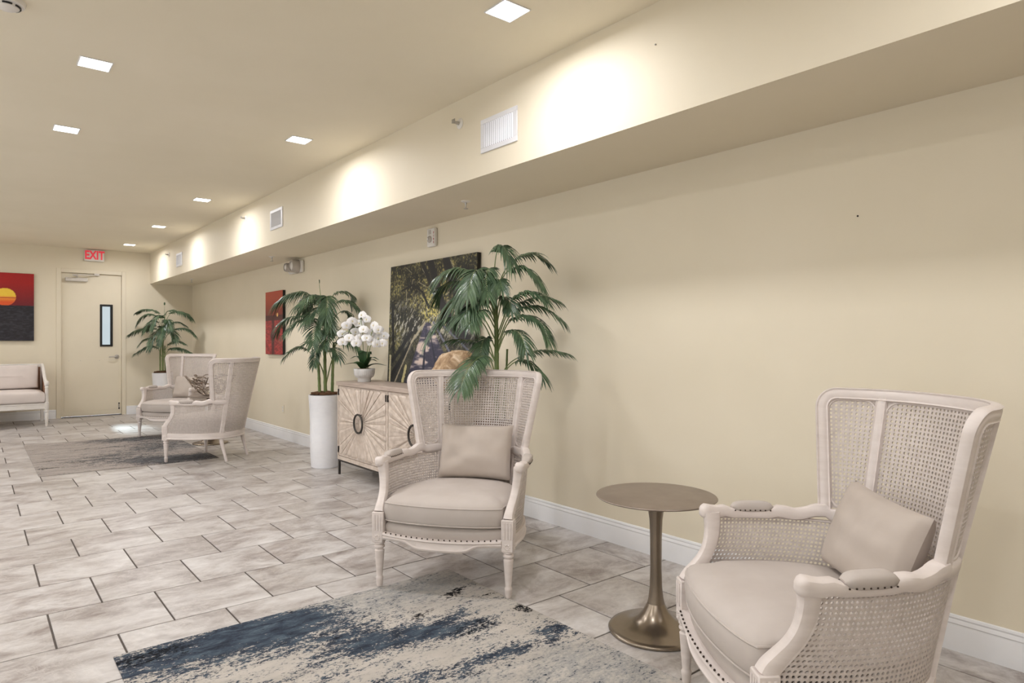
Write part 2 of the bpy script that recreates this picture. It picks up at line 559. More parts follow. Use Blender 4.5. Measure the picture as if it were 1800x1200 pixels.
def build_door():
    d = bpy.data.objects.new('door_1', None)
    COL.objects.link(d)
    d.location = (1.6, WF, 0)
    struct(d)
    x0, x1, zt = 1.135 - 1.6, 2.075 - 1.6, 2.50
    # hollow-metal frame with stepped reveal
    m = MB()
    for a, b in ((x0 - 0.045, x0 + 0.022), (x1 - 0.022, x1 + 0.045)):
        m.box(a, b, -0.012, 0.13, 0, zt + 0.045, 0.003)
    m.box(x0 + 0.0222, x1 - 0.0222, -0.012, 0.13, zt - 0.022, zt + 0.045, 0.003)
    m.build('door_frame', 'doorpaint', d)
    m = MB()
    m.box(x0 + 0.0225, x0 + 0.036, 0.085, 0.12, 0, zt - 0.0225).box(x1 - 0.036, x1 - 0.0225, 0.085, 0.12, 0, zt - 0.0225).box(x0 + 0.036, x1 - 0.036, 0.085, 0.12, zt - 0.036, zt - 0.0225)
    m.build('door_jamb_stop', 'doorpaint', d, smooth=False)
    lx0, lx1, lz0, lz1 = x0 + 0.026, x1 - 0.026, 0.014, zt - 0.026
    wx0, wx1, wz0, wz1 = 1.737 - 1.6, 1.907 - 1.6, 1.225, 1.94
    m = MB()
    m.box(lx0, wx0, 0.003, 0.046, lz0, lz1).box(wx1, lx1, 0.003, 0.046, lz0, lz1).box(wx0, wx1, 0.003, 0.046, lz0, wz0).box(wx0, wx1, 0.003, 0.046, wz1, lz1)
    leaf = m.build('door_leaf', 'doorpaint', d, smooth=False)
    MB().box(lx0 + 0.04, lx1 - 0.04, 0.0005, 0.003, 0.10, 1.0, 0.001).build('kick_plate', 'doorpaint', leaf)
    for x in (-0.33, -0.16, 0.12):
        MB().ball((x, 0.0015, 0.97), 0.006, sc=(1, 0.4, 1)).build('screw_head', 'chrome', leaf)
    m = MB()
    fr = 0.034
    m.box(wx0 - 0.012, wx0 + fr - 0.012, -0.012, 0.055, wz0 - 0.012, wz1 + 0.012, 0.003).box(wx1 - fr + 0.012, wx1 + 0.012, -0.012, 0.055, wz0 - 0.012, wz1 + 0.012, 0.003)
    m.box(wx0 + 0.0222, wx1 - 0.0222, -0.011, 0.055, wz0 - 0.012, wz0 + fr - 0.012, 0.003).box(wx0 + 0.0222, wx1 - 0.0222, -0.011, 0.055, wz1 - fr + 0.012, wz1 + 0.012, 0.003)
    m.build('window_frame', 'canvasedge', d)
    MB().box(wx0 + 0.02, wx1 - 0.02, 0.022, 0.026, wz0 + 0.02, wz1 - 0.02).build('window_pane', 'doorglass', d, smooth=False)
    # lever handle
    hx, hz = 1.983 - 1.6, 1.03
    h = bpy.data.objects.new('door_handle', None)
    COL.objects.link(h)
    h.parent = d
    rot = Matrix.Translation((hx, 0.003, hz)) @ Matrix.Rotation(PI / 2, 4, 'X')
    MB().lathe([(0.001, 0), (0.036, 0.0), (0.038, 0.004), (0.035, 0.011), (0.018, 0.014), (0.014, 0.045), (0.012, 0.05), (0.001, 0.05)], 20).xform(rot).build('rose', 'chrome', h)
    MB().tube([(hx, -0.048, hz), (hx - 0.03, -0.052, hz), (hx - 0.08, -0.052, hz + 0.002), (hx - 0.115, -0.049, hz - 0.001), (hx - 0.128, -0.044, hz - 0.002)], [0.011, 0.011, 0.009, 0.008, 0.006], 8).build('lever', 'chrome', h)
    # closer and arm
    c = bpy.data.objects.new('door_closer', None)
    COL.objects.link(c)
    c.parent = d
    cx0, cx1 = 1.215 - 1.6, 1.54 - 1.6
    MB().box(cx0, cx1, -0.062, 0.003, 2.335, 2.395, 0.006).build('closer_body', 'closer', c)
    MB().tube([(cx0 + 0.17, -0.03, 2.395), (cx0 + 0.17, -0.03, 2.43)], 0.016, 10).build('closer_spindle', 'chrome', c)
    MB().tube([(cx0 + 0.17, -0.03, 2.425), (cx0 + 0.10, -0.15, 2.430), (cx0 + 0.16, -0.17, 2.432)], 0.011, 6).build('closer_arm', 'closer', c)
    MB().tube([(cx0 + 0.16, -0.17, 2.440), (cx0 + 0.45, -0.025, 2.455)], 0.011, 6).build('closer_arm', 'closer', c)
    MB().box(cx0 + 0.42, cx0 + 0.50, -0.045, -0.0125, 2.445, 2.485, 0.003).build('arm_shoe', 'closer', c)
    # floor bolt
    MB().box(lx1 - 0.045, lx1 - 0.025, -0.010, 0.003, 0.10, 0.22, 0.003).build('bolt_plate', 'chrome', leaf)
    for z in (0.115, 0.205):
        MB().ball((lx1 - 0.035, -0.016, z), 0.013).build('bolt_knob', 'black', leaf)
    for o in d.children:      # the leaf and its fittings sit back in the frame
        if not o.name.startswith(('door_frame', 'door_jamb')):
            o.location.y += 0.032
    MB().box(x0 + 0.0225, x1 - 0.0225, -0.01, 0.12, 0.0005, 0.010).build('threshold', 'darkmetal', d, smooth=False)
build_door()

# ------------------------------------------------------------------ ceiling lights
def build_downlight():
    t = thing('ceiling_light', '', 'ceiling light', (0, 0, CEIL))
    h, w = 0.082, 0.007
    m = MB()
    m.box(-h, h, -h, -h + w, -0.006, 0, 0.0015).box(-h, h, h - w, h, -0.006, 0, 0.0015).box(-h, -h + w, -h + w, h - w, -0.006, 0, 0.0015).box(h - w, h, -h + w, h - w, -0.006, 0, 0.0015)
    m.build('trim_ring', 'trim', t)
    MB().box(-h + w, h - w, -h + w, h - w, -0.0045, -0.0005).build('diffuser', 'lampglow', t, smooth=False)
    ld = bpy.data.lights.new('lamp', 'AREA')
    ld.shape = 'SQUARE'
    ld.size = 0.145
    ld.energy = LAMP_W
    ld.color = (0.975, 0.97, 1.0)
    ld.spread = math.radians(172)
    lo = bpy.data.objects.new('lamp', ld)
    COL.objects.link(lo)
    lo.parent = t
    lo.location = (0, 0, -0.009)
    return t
dl = build_downlight()
SPOTS = [(2.005, 2.49, 'square recessed ceiling light at the top edge, nearest the soffit vent'),
         (0.545, 4.47, 'square ceiling light at upper left, the larger of two near the smoke detector'),
         (0.545, 5.98, 'square ceiling light at left, farther of the two away from the soffit'),
         (2.005, 5.13, 'square ceiling light along the soffit, second from the camera'),
         (2.005, 7.99, 'square ceiling light along the soffit, third from the camera'),
         (2.005, 10.23, 'square ceiling light along the soffit, second from the exit sign'),
         (2.005, 12.46, 'small square ceiling light nearest the exit sign'),
         (2.005, 0.0, 'square ceiling light along the soffit above the camera'),
         (0.545, 1.6, 'square ceiling light just above and ahead of the camera'),
         (-0.95, -1.6, 'square ceiling light behind the camera')]  # last one is an unseen lamp added as fill
for k, yy in enumerate((0.4, 3.0, 5.6, 8.2, 10.8, 13.0)):  # two unseen lamp rows, added to raise the room's overall brightness
    SPOTS.append((-0.95, yy - 0.5, ('first', 'second', 'third', 'fourth', 'fifth', 'sixth')[k] + ' ceiling light from the camera end in the left row'))
    SPOTS.append((-2.35, yy - 0.5, ('first', 'second', 'third', 'fourth', 'fifth', 'sixth')[k] + ' ceiling light from the camera end in the row by the windows'))
for i, (x, y, lab) in enumerate(SPOTS):
    g = 'recessed square ceiling lights'
    if i == 0:
        dl.location = (x, y, CEIL)
        dl['label'] = lab
        dl['group'] = g
    else:
        dup(dl, (x, y, CEIL), 0, lab, g)

# ------------------------------------------------------------------ cane wing chairs
SN = 2.3
def shell_par(z):
    W = float(np.interp(z, [0.2, 0.64, 1.12], [0.360, 0.395, 0.472]))
    yc = float(np.interp(z, [0.2, 0.64, 1.12], [0.16, 0.15, 0.23]))
    B = float(np.interp(z, [0.2, 0.34, 0.64, 1.12], [0.595, 0.625, 0.695, 0.795]))
    return W, yc, B
_curve = {}
def shell_curve(z):
    k = round(z, 4)
    if k not in _curve:
        W, yc, B = shell_par(z)
        a = np.linspace(0, PI / 2, 90)
        x = W * np.sin(a) ** (2 / SN)
        y = yc + (B - yc) * np.cos(a) ** (2 / SN)
        fx = np.linspace(W, W - 0.012, 12)[1:]
        fy = np.linspace(yc, -0.03, 12)[1:]
        x = np.concatenate([x, fx])
        y = np.concatenate([y, fy])
        s = np.concatenate([[0], np.cumsum(np.hypot(np.diff(x), np.diff(y)))])
        _curve[k] = (s, x, y)
    return _curve[k]
def SP(s, z):
    S, X, Y = shell_curve(z)
    x = float(np.interp(abs(s), S, X))
    y = float(np.interp(abs(s), S, Y))
    return Vector((math.copysign(x, s) if s else 0.0, y, z))
def SNrm(s, z):
    a = SP(s + 0.004, z) - SP(s - 0.004, z)
    b = SP(s, z + 0.004) - SP(s, z - 0.004)
    return a.cross(b).normalized() * -1.0     # outward
def s_at_y(y, z):
    S, X, Y = shell_curve(z)
    return float(np.interp(-y, -Y, S))
def s_stile(z):
    S, X, Y = shell_curve(z)
    W = shell_par(z)[0]
    return float(np.interp(0.575 * W, X[:90], S[:90]))
def s_wing(z):
    return s_at_y(float(np.interp(z, [0.64, 1.12], [0.500, 0.535])), z)
def post_y(z):
    return float(np.interp(z, [0.30, 0.40, 0.43, 0.47, 0.52, 0.57, 0.63, 0.66], [0.030, 0.032, 0.056, 0.090, 0.118, 0.130, 0.132, 0.130]))

def moulded(a, t):
    """section of a carved frame bar: half width a, half thickness t"""
    return [(-a, -t * .55), (-a * .82, -t), (-a * .60, -t * .80), (-a * .3, -t * .95), (a * .3, -t * .95), (a * .60, -t * .80), (a * .82, -t), (a, -t * .55),
            (a, t * .55), (a * .82, t), (a * .60, t * .80), (a * .3, t * .95), (-a * .3, t * .95), (-a * .60, t * .80), (-a * .82, t), (-a, t * .55)]
def roundsec(a, t, n=12):
    out = []
    for j in range(n):
        an = 2 * PI * (j + .5) / n
        c, s = math.cos(an), math.sin(an)
        out.append((a * math.copysign(abs(c) ** .6, c), t * math.copysign(abs(s) ** .6, s)))
    return out
def surf_sweep(mb, path, sec, scale=None):
    """sweep a section along (s,z) points lying in the chair's shell"""
    P = [SP(s, z) for s, z in path]
    rings = []
    for i, (s, z) in enumerate(path):
        t = (P[min(i + 1, len(P) - 1)] - P[max(i - 1, 0)]).normalized()
        n = SNrm(s, z)
        n = (n - t * n.dot(t)).normalized()
        sd = n.cross(t)
        k = scale[i] if scale else (1, 1, 0, 0)
        rings.append([P[i] + sd * (a * k[0] + k[2]) + n * (b * k[1] + k[3]) for a, b in sec])
    mb.loft(rings)
    return mb

def cane_panel(s0, s1, z0, z1, pitch, rad, rc):
    """woven cane: a grid of open octagonal eyes between s0(z) and s1(z)"""
    wm = np.mean([s1(z) - s0(z) for z in np.linspace(z0, z1, 7)])
    nc = max(2, round(wm / pitch))
    nr = max(2, round((z1 - z0) / pitch))
    zs = np.linspace(z0, z1, 2 * nr + 1)
    grid_c = np.linspace(0, 1, 2 * nc + 1)
    V, F = [], []
    base = np.zeros((2 * nr + 1, 2 * nc + 1, 3))
    nrm = np.zeros_like(base)
    for i, z in enumerate(zs):
        a, b = s0(z), s1(z)
        ss = a + (b - a) * grid_c
        S, X, Y = shell_curve(z)
        X1 = np.interp(np.abs(ss), S, X) * np.where(ss < 0, -1, 1)
        Y1 = np.interp(np.abs(ss), S, Y)
        base[i] = np.stack([X1, Y1, np.full_like(X1, z)], 1)
    du = np.gradient(base, axis=1)
    dv = np.gradient(base, axis=0)
    nrm = -np.cross(du, dv)
    nrm /= np.linalg.norm(nrm, axis=2, keepdims=True) + 1e-9
    th = 0.0027
    front = base + nrm * th
    back = base - nrm * th
    R, C = base.shape[:2]
    V = [tuple(p) for p in front.reshape(-1, 3)] + [tuple(p) for p in back.reshape(-1, 3)]
    NB = R * C
    g = lambda i, j: i * C + j
    for i in range(nr):
        zc = zs[2 * i + 1]
        a, b = s0(zc), s1(zc)
        for j in range(nc):
            sc = a + (b - a) * grid_c[2 * j + 1]
            dx = min(sc - a, b - sc)
            dz = min(zc - z0, z1 - zc)
            hole = True
            if dx < rc and dz < rc and math.hypot(rc - dx, rc - dz) > rc - 0.004:
                hole = False
            ci, cj = 2 * i + 1, 2 * j + 1
            ring = [g(ci - 1, cj - 1), g(ci - 1, cj), g(ci - 1, cj + 1), g(ci, cj + 1), g(ci + 1, cj + 1), g(ci + 1, cj), g(ci + 1, cj - 1), g(ci, cj - 1)]
            if not hole:
                F.append((ring[0], ring[2], ring[4], ring[6]))
                F.append((ring[6] + NB, ring[4] + NB, ring[2] + NB, ring[0] + NB))
                continue
            c = base[ci, cj]
            ux = (base[ci, cj + 1] - base[ci, cj - 1]) / 2
            uz = (base[ci + 1, cj] - base[ci - 1, cj]) / 2
            lx, lz = np.linalg.norm(ux), np.linalg.norm(uz)
            hx, hz = ux / lx * min(rad, lx * .72), uz / lz * min(rad, lz * .72)
            n = nrm[ci, cj]
            dirs = [(-.72, -.72), (0, -1), (.72, -.72), (1, 0), (.72, .72), (0, 1), (-.72, .72), (-1, 0)]
            o = len(V)
            for sg in (1, -1):
                for p, q in dirs:
                    V.append(tuple(c + hx * p + hz * q + n * th * sg))
            for k in range(8):
                k2 = (k + 1) % 8
                F.append((ring[k], ring[k2], o + k2, o + k))
                F.append((ring[k2] + NB, ring[k] + NB, o + 8 + k, o + 8 + k2))
                F.append((o + k, o + k2, o + 8 + k2, o + 8 + k))
    m = MB()
    m.v, m.f = V, F
    # carved bead around the panel
    path = []
    def corner(sa, za, sx, sz):
        for q in range(5):
            an = PI / 2 * q / 4
            yield sx, sz, an
    rr = rc
    def pt(fs, dz_, side, end):   # fs: distance from side
        z = (z0 + dz_) if end == 0 else (z1 - dz_)
        s = s0(z) + fs if side == 0 else s1(z) - fs
        return (s, z)
    A = [(rr - rr * math.sin(PI / 2 * q / 4), rr - rr * math.cos(PI / 2 * q / 4)) for q in range(5)]
    loop = []
    loop += [pt(fs, fz, 0, 0) for fs, fz in reversed([(b_, a_) for a_, b_ in A])][::-1]
    zz = np.linspace(z0 + rr, z1 - rr, 12)[1:-1]
    bl = [pt(rr - rr * math.sin(t), rr - rr * math.cos(t), 0, 0) for t in np.linspace(0, PI / 2, 5)]     # bottom-left: from bottom edge to left edge
    tl = [pt(rr - rr * math.sin(t), rr - rr * math.cos(t), 0, 1) for t in np.linspace(PI / 2, 0, 5)]
    tr = [pt(rr - rr * math.sin(t), rr - rr * math.cos(t), 1, 1) for t in np.linspace(0, PI / 2, 5)]
    br = [pt(rr - rr * math.sin(t), rr - rr * math.cos(t), 1, 0) for t in np.linspace(PI / 2, 0, 5)]
    top = [(tl[-1][0] + (tr[0][0] - tl[-1][0]) * q, z1) for q in np.linspace(0, 1, 14)[1:-1]]
    bot = [(br[-1][0] + (bl[0][0] - br[-1][0]) * q, z0) for q in np.linspace(0, 1, 14)[1:-1]]
    loop = bl + [(s0(z), z) for z in zz] + tl + top + tr + [(s1(z), z) for z in zz[::-1]] + br + bot
    P = [SP(s, z) for s, z in loop]
    nP = len(P)
    rings = []
    for i in range(nP):
        t = (P[(i + 1) % nP] - P[i - 1]).normalized()
        n = SNrm(*loop[i])
        n = (n - t * n.dot(t)).normalized()
        sd = n.cross(t)
        rings.append([P[i] + sd * 0.0055 * math.cos(2 * PI * k / 6) + n * 0.0075 * math.sin(2 * PI * k / 6) for k in range(6)])
    bead = MB().loft(rings, loop=True)
    return m, bead

def build_chair():
    root = thing('wing_chair', '', 'chair')
    def both(name, mb, mat, parent=root, ang=40):
        a = mb.build(name, mat, parent, angle=ang)
        b = mb.mirror_x().build(name, mat, parent, angle=ang)
        return a, b
    # --- legs
    pf = [(0.001, 0.0), (0.013, 0.0), (0.016, 0.006), (0.019, 0.040), (0.020, 0.046), (0.0165, 0.052), (0.0155, 0.058), (0.0175, 0.075), (0.0255, 0.188), (0.026, 0.192), (0.019, 0.197), (0.019, 0.201), (0.027, 0.208), (0.028, 0.214), (0.024, 0.221), (0.021, 0.224), (0.029, 0.229), (0.029, 0.236), (0.001, 0.236)]
    leg = MB().lathe(pf, 24, (0.352, 0.0, 0), flute=(0.06, 0.187, 8, 0.10))
    # square block with reeded faces and a rosette
    leg.box(0.352 - 0.031, 0.352 + 0.031, -0.031, 0.031, 0.236, 0.398, 0.004)
    for k in (-0.016, 0.0, 0.016):
        leg.box(0.352 + k - 0.005, 0.352 + k + 0.005, -0.034, -0.031, 0.300, 0.385, 0.0012)
        leg.box(0.352 + 0.031, 0.352 + 0.034, k - 0.005, k + 0.005, 0.300, 0.385, 0.0012)
    for q in range(8):
        an = q * PI / 4
        leg.ball((0.352 + 0.012 * math.cos(an), -0.032, 0.263 + 0.012 * math.sin(an)), 0.006, 6, 3, (1, 0.6, 1))
        leg.ball((0.384, 0.012 * math.cos(an), 0.263 + 0.012 * math.sin(an)), 0.006, 6, 3, (0.6, 1, 1))
    both('leg', leg, 'chairpaint')
    bx = 0.207
    bl = MB()
    rings = []
    for z, y, r in ((0.0, 0.612, 0.013), (0.012, 0.610, 0.016), (0.04, 0.601, 0.0175), (0.07, 0.592, 0.0155), (0.14, 0.572, 0.019), (0.20, 0.556, 0.022), (0.262, 0.544, 0.022)):
        rings.append([(bx + r * math.cos(2 * PI * k / 14), y + r * math.sin(2 * PI * k / 14), z) for k in range(14)])
    bl.loft(rings)
    both('leg', bl, 'chairpaint')
    # --- seat rails: sides and back follow the shell, front rail is serpentine
    m = MB()
    z = 0.277
    sf = s_at_y(0.03, z)
    path = [(s, z) for s in np.linspace(-sf, sf, 61)]
    surf_sweep(m, path, [(-0.034, -0.016), (-0.034, 0.016), (-0.018, 0.020), (0.010, 0.0205), (0.016, 0.026), (0.026, 0.026), (0.031, 0.019), (0.031, -0.016)])
    m.build('seat_rail', 'chairpaint', root)
    m = MB()
    rings = []
    for x in np.linspace(-0.322, 0.322, 49):
        u = abs(x) / 0.322
        y = -0.018 - 0.028 * (1 - u * u)
        k = 1 / (1 + math.exp((u - 0.52) * 22))
        zb = 0.252 - 0.030 * k - 0.004 * math.cos(u * PI)
        zt = 0.292 - 0.012 * (1 - u * u)
        rings.append([(x, y - 0.014, zb + 0.004), (x, y - 0.016, zb + 0.012), (x, y - 0.011, zb + 0.018), (x, y - 0.011, zt - 0.016), (x, y - 0.018, zt - 0.010), (x, y - 0.016, zt - 0.002), (x, y - 0.010, zt), (x, y + 0.02, zt), (x, y + 0.02, zb), (x, y - 0.010, zb)])
    m.loft(rings)
    m.build('front_rail', 'chairpaint', root)
    # --- back frame: wing edges and crest rail in one sweep with rounded corners
    m = MB()
    zc, r = 1.094, 0.055
    half = []
    for zz in np.linspace(0.655, zc - r, 16):
        half.append((s_wing(zz) - 0.020, zz))
    sc = s_wing(zc) - 0.020
    for q in range(1, 8):
        a = PI / 2 * q / 8
        half.append((s_wing(zc - r + r * math.sin(a)) - 0.020 - r * (1 - math.cos(a)), zc - r + r * math.sin(a)))
    s_end = sc - r
    flat = [(s, zc) for s in np.linspace(s_end, -s_end, 46)]
    path = half + flat + [(-s, zz) for s, zz in reversed(half)]
    surf_sweep(m, path, moulded(0.0235, 0.0165))
    m.build('back_frame', 'chairpaint', root)
    # --- stiles
    m = MB()
    surf_sweep(m, [(s_stile(zz), zz) for zz in np.linspace(0.25, 1.088, 26)], moulded(0.0205, 0.0155))
    both('back_stile', m, 'chairpaint')
    # --- corner fillets between stile and crest (carved swelling)
    # --- cane panels
    pads = []
    def reg_back(zz):
        return s_stile(zz) - 0.018
    cp, bead = cane_panel(lambda q: -reg_back(q), lambda q: reg_back(q), 0.308, 1.072, 0.0150, 0.0049, 0.045)
    c = cp.build('back_cane_panel', 'cane', root, smooth=False)
    bead.build('carved_bead', 'chairpaint', c)
    cp, bead = cane_panel(lambda q: s_stile(q) + 0.018, lambda q: s_wing(q) - 0.042, 0.672, 1.072, 0.0150, 0.0049, 0.040)
    for w, bd in ((cp, bead), (cp.mirror_x(), bead.mirror_x())):
        c = w.build('wing_cane_panel', 'cane', root, smooth=False)
        bd.build('carved_bead', 'chairpaint', c)
    cp, bead = cane_panel(lambda q: s_stile(q) + 0.018, lambda q: s_at_y(post_y(q) - 0.002, q), 0.308, 0.619, 0.0150, 0.0049, 0.016)
    for w, bd in ((cp, bead), (cp.mirror_x(), bead.mirror_x())):
        c = w.build('arm_cane_panel', 'cane', root, smooth=False)
        bd.build('carved_bead', 'chairpaint', c)
    # --- arm supports
    sec = roundsec(0.025, 0.024)
    m = MB()
    pts = [(0.352, 0.004, 0.392), (0.353, 0.014, 0.412), (0.356, 0.038, 0.438), (0.361, 0.067, 0.470), (0.367, 0.090, 0.510), (0.373, 0.103, 0.555), (0.379, 0.108, 0.600), (0.384, 0.106, 0.640)]
    pts = catmull(pts, 18)
    rings = []
    for i, p in enumerate(pts):
        t = (pts[min(i + 1, 18)] - pts[max(i - 1, 0)]).normalized()
        n = Vector((1, 0, 0))
        n = (n - t * n.dot(t)).normalized()
        sd = n.cross(t)
        k = 1.18 - 0.25 * math.sin(PI * i / 18)
        rings.append([p + sd * a * k * 1.05 + n * b * k for a, b in sec])
    m.loft(rings)
    both('arm_support', m, 'chairpaint')
    # --- arms
    m = MB()
    path, sca = [], []
    za = 0.640
    ys = [0.064, 0.067, 0.074, 0.084, 0.096, 0.112, 0.13, 0.16, 0.175, 0.19, 0.26, 0.33, 0.345, 0.36, 0.39, 0.42, 0.445, 0.462, 0.475, 0.49, 0.52]
    for y in ys:
        path.append((s_at_y(y, za), za))
        kw = float(np.interp(y, [0.064, 0.067, 0.074, 0.086, 0.115, 0.14, 0.19, 0.33, 0.38, 0.42, 0.49, 0.52], [0.25, 0.62, 0.92, 1.10, 0.98, 0.98, 0.80, 0.80, 1.02, 0.92, 1.0, 1.0]))
        up = float(np.interp(y, [0.064, 0.084, 0.11, 0.13, 0.16, 0.19, 0.33, 0.36, 0.385, 0.42, 0.455, 0.475, 0.50], [0.0, 0.004, 0.001, -0.001, 0.003, -0.006, -0.006, 0.004, 0.002, -0.004, 0.002, 0.012, 0.02]))
        sca.append((kw, kw * 1.02, up, 0.0))
    S1 = s_at_y(0.52, za)
    for s in np.linspace(S1, s_stile(za), 8)[1:]:
        path.append((s, za))
        sca.append((1.0, 0.72, 0.004, 0.0))
    surf_sweep(m, path, roundsec(0.0255, 0.0245), sca)
    # make sure that 'up' really lifts the arm
    arm_r, arm_l = both('arm', m, 'chairpaint')
    pad = MB()
    pth, scl = [], []
    for q in np.linspace(0, 1, 15):
        y = 0.185 + 0.155 * q
        pth.append((s_at_y(y, za), za + 0.018))
        e = max(0.12, math.sqrt(max(0.0, 1 - (2 * q - 1) ** 4)))
        scl.append((e, 0.55 + 0.45 * e, 0, 0))
    surf_sweep(pad, pth, roundsec(0.0225, 0.0265, 14), scl)
    pr, pl = pad.build('arm_pad', 'fabric', arm_r), pad.mirror_x().build('arm_pad', 'fabric', arm_l)
    nh = MB()
    for y in np.linspace(0.195, 0.33, 8):
        s = s_at_y(y, za)
        n = SNrm(s, za)
        for sg in (1, -1):
            p = SP(s, za + 0.006) + n * 0.0255 * sg
            nh.ball(p, 0.0032, 6, 3)
    for ob, mb in ((arm_r, nh), (arm_l, nh.mirror_x())):
        q = mb.build('nail_heads', 'nail', ob)
        q['kind'] = 'stuff'
    # --- upholstery
    def outline(zz, inset, front, bow, hw_front):
        pts = []
        S, X, Y = shell_curve(zz)
        sm = s_at_y(0.10, zz)
        for s in np.linspace(-sm, sm, 61):
            p = SP(s, zz) - SNrm(s, zz) * inset
            pts.append((p.x, p.y))
        xr = pts[-1][0]
        pts += [(hw_front + 0.004, 0.06), (hw_front, 0.035)]
        for u in np.linspace(1, -1, 25):
            cr = 0.012 * abs(u) ** 8
            pts.append((hw_front * u, front - bow * (1 - u * u) + cr))
        pts += [(-hw_front, 0.035), (-hw_front - 0.004, 0.06)]
        return pts
    def pillow_loft(mb, pts, prof, c):
        rings = [[(c[0] + (x - c[0]) * k, c[1] + (y - c[1]) * k, z) for x, y in pts] for k, z in prof]
        return mb.loft(rings)
    c0 = (0, 0.28)
    dk = pillow_loft(MB(), outline(0.30, 0.024, -0.004, 0.028, 0.314), [(0.3, 0.262), (0.97, 0.262), (1.0, 0.280), (1.015, 0.300), (1.02, 0.318), (1.005, 0.334), (0.97, 0.344), (0.9, 0.348), (0.3, 0.350)], c0).build('seat_deck', 'fabric', root)
    nh = MB()
    for x in np.linspace(-0.30, 0.30, 21):
        u = abs(x) / 0.322
        nh.ball((x, -0.034 - 0.028 * (1 - u * u), 0.2965 - 0.012 * (1 - u * u)), 0.0042, 7, 4)
    q = nh.build('nail_heads', 'nail', dk)
    q['kind'] = 'stuff'
    ol = outline(0.42, 0.030, -0.020, 0.040, 0.318)
    prof = [(0.3, 0.346), (0.94, 0.346), (0.985, 0.352), (1.0, 0.366), (1.010, 0.392), (1.012, 0.412), (1.006, 0.434), (0.992, 0.450), (0.968, 0.462), (0.9, 0.477), (0.75, 0.490), (0.5, 0.499), (0.25, 0.503), (0.05, 0.504)]
    cu = pillow_loft(MB(), ol, prof, c0).build('seat_cushion', 'fabric', root, angle=70)
    for k, zz in ((0.998, 0.446), (0.988, 0.354)):
        ring = [(c0[0] + (x - c0[0]) * k, c0[1] + (y - c0[1]) * k, zz) for x, y in ol]
        n = len(ring)
        rings = []
        for i in range(n):
            t = (Vector(ring[(i + 1) % n]) - Vector(ring[i - 1])).normalized()
            sd = t.cross(UP)
            rings.append([Vector(ring[i]) + sd * 0.0042 * math.cos(2 * PI * j / 6) + UP * 0.0042 * math.sin(2 * PI * j / 6) for j in range(6)])
        MB().loft(rings, loop=True).build('piping', 'fabric', cu)
    return root

chair = build_chair()
def chair_rot(bx, by):
    l = math.hypot(bx, by)
    return math.atan2(-bx / l, by / l)
CH = [((1.885, 1.24), (0.80, -0.60), 'whitewashed cane wing chair nearest the camera, at the right edge'),
      ((1.886, 2.88), (0.795, 0.607), 'whitewashed cane wing chair facing the camera in front of the cabinet'),
      ((1.867, 8.08), (0.67, -0.74), 'distant cane wing chair seen from behind on the grey rug'),
      ((1.97, 9.90), (0.80, 0.60), 'farthest cane wing chair, beside the corner palm')]
chair.location = (*CH[0][0], 0.0052)
chair.rotation_euler = (0, 0, chair_rot(*CH[0][1]))
chair['label'] = CH[0][2]
chair['group'] = 'cane wing chairs'
for (p, b, lab) in CH[1:]:
    dup(chair, (*p, 0.0052), chair_rot(*b), lab, 'cane wing chairs')

# ------------------------------------------------------------------ pillows
def pillow_mesh(w, h, t, seed):
    rnd = random.Random(seed)
    nx, nz = 34, 26
    V, F = [], []
    off = Vector((rnd.random() * 50, rnd.random() * 50, 0))
    for side in (1, -1):
        for j in range(nz + 1):
            for i in range(nx + 1):
                u, v = 2 * i / nx - 1, 2 * j / nz - 1
                e = max(0.0, (1 - u ** 6) * (1 - v ** 6))
                x = u * w / 2 * (1 - 0.045 * (1 - v * v) * abs(u) ** 3)
                z = v * h / 2 * (1 - 0.06 * (1 - u * u) * abs(v) ** 3)
                th = t / 2 * e ** 0.42 * (0.65 + 0.35 * (1 - u * u) * (1 - v * v))
                wr = mnoise.noise(Vector((u * 2.2, v * 2.2, side)) + off) * 0.010 * e
                V.append((x, side * (th + wr), z))
    n1 = (nx + 1) * (nz + 1)
    g = lambda s, i, j: s * n1 + j * (nx + 1) + i
    for j in range(nz):
        for i in range(nx):
            F.append((g(0, i, j), g(0, i, j + 1), g(0, i + 1, j + 1), g(0, i + 1, j)))
            F.append((g(1, i, j), g(1, i + 1, j), g(1, i + 1, j + 1), g(1, i, j + 1)))
    m = MB()
    m.v, m.f = V, F
    return m
def place_pillow(ch, w, h, label, x, y, lean, yaw, seed, z0=0.496, roll=0.0):
    (px, py), (bx, by), _ = CH[ch]
    rz = chair_rot(bx, by)
    Mx = Matrix.Translation((px, py, 0.002)) @ Matrix.Rotation(rz, 4, 'Z')
    p = Mx @ Vector((x, y, z0 + h / 2 * math.cos(lean)))
    o = pillow_mesh(w, h, 0.15, seed).build('throw_pillow', 'pillow', None, angle=80)
    o.rotation_euler = (Matrix.Rotation(rz + yaw, 3, 'Z') @ Matrix.Rotation(-lean, 3, 'X') @ Matrix.Rotation(roll, 3, 'Y')).to_euler()
    o.location = p
    tag(o, label, 'pillow', 'greige lumbar pillows on the wing chairs')
place_pillow(0, 0.475, 0.315, 'greige lumbar pillow on the nearest wing chair, turned and tilted', 0.02, 0.500, 0.36, -0.07, 3, z0=0.497, roll=0.03)
place_pillow(1, 0.44, 0.32, 'greige lumbar pillow upright on the wing chair before the cabinet', 0.03, 0.50, 0.28, 0.03, 5)
place_pillow(3, 0.44, 0.32, 'small greige pillow on the farthest wing chair', 0.0, 0.50, 0.28, 0.0, 8)

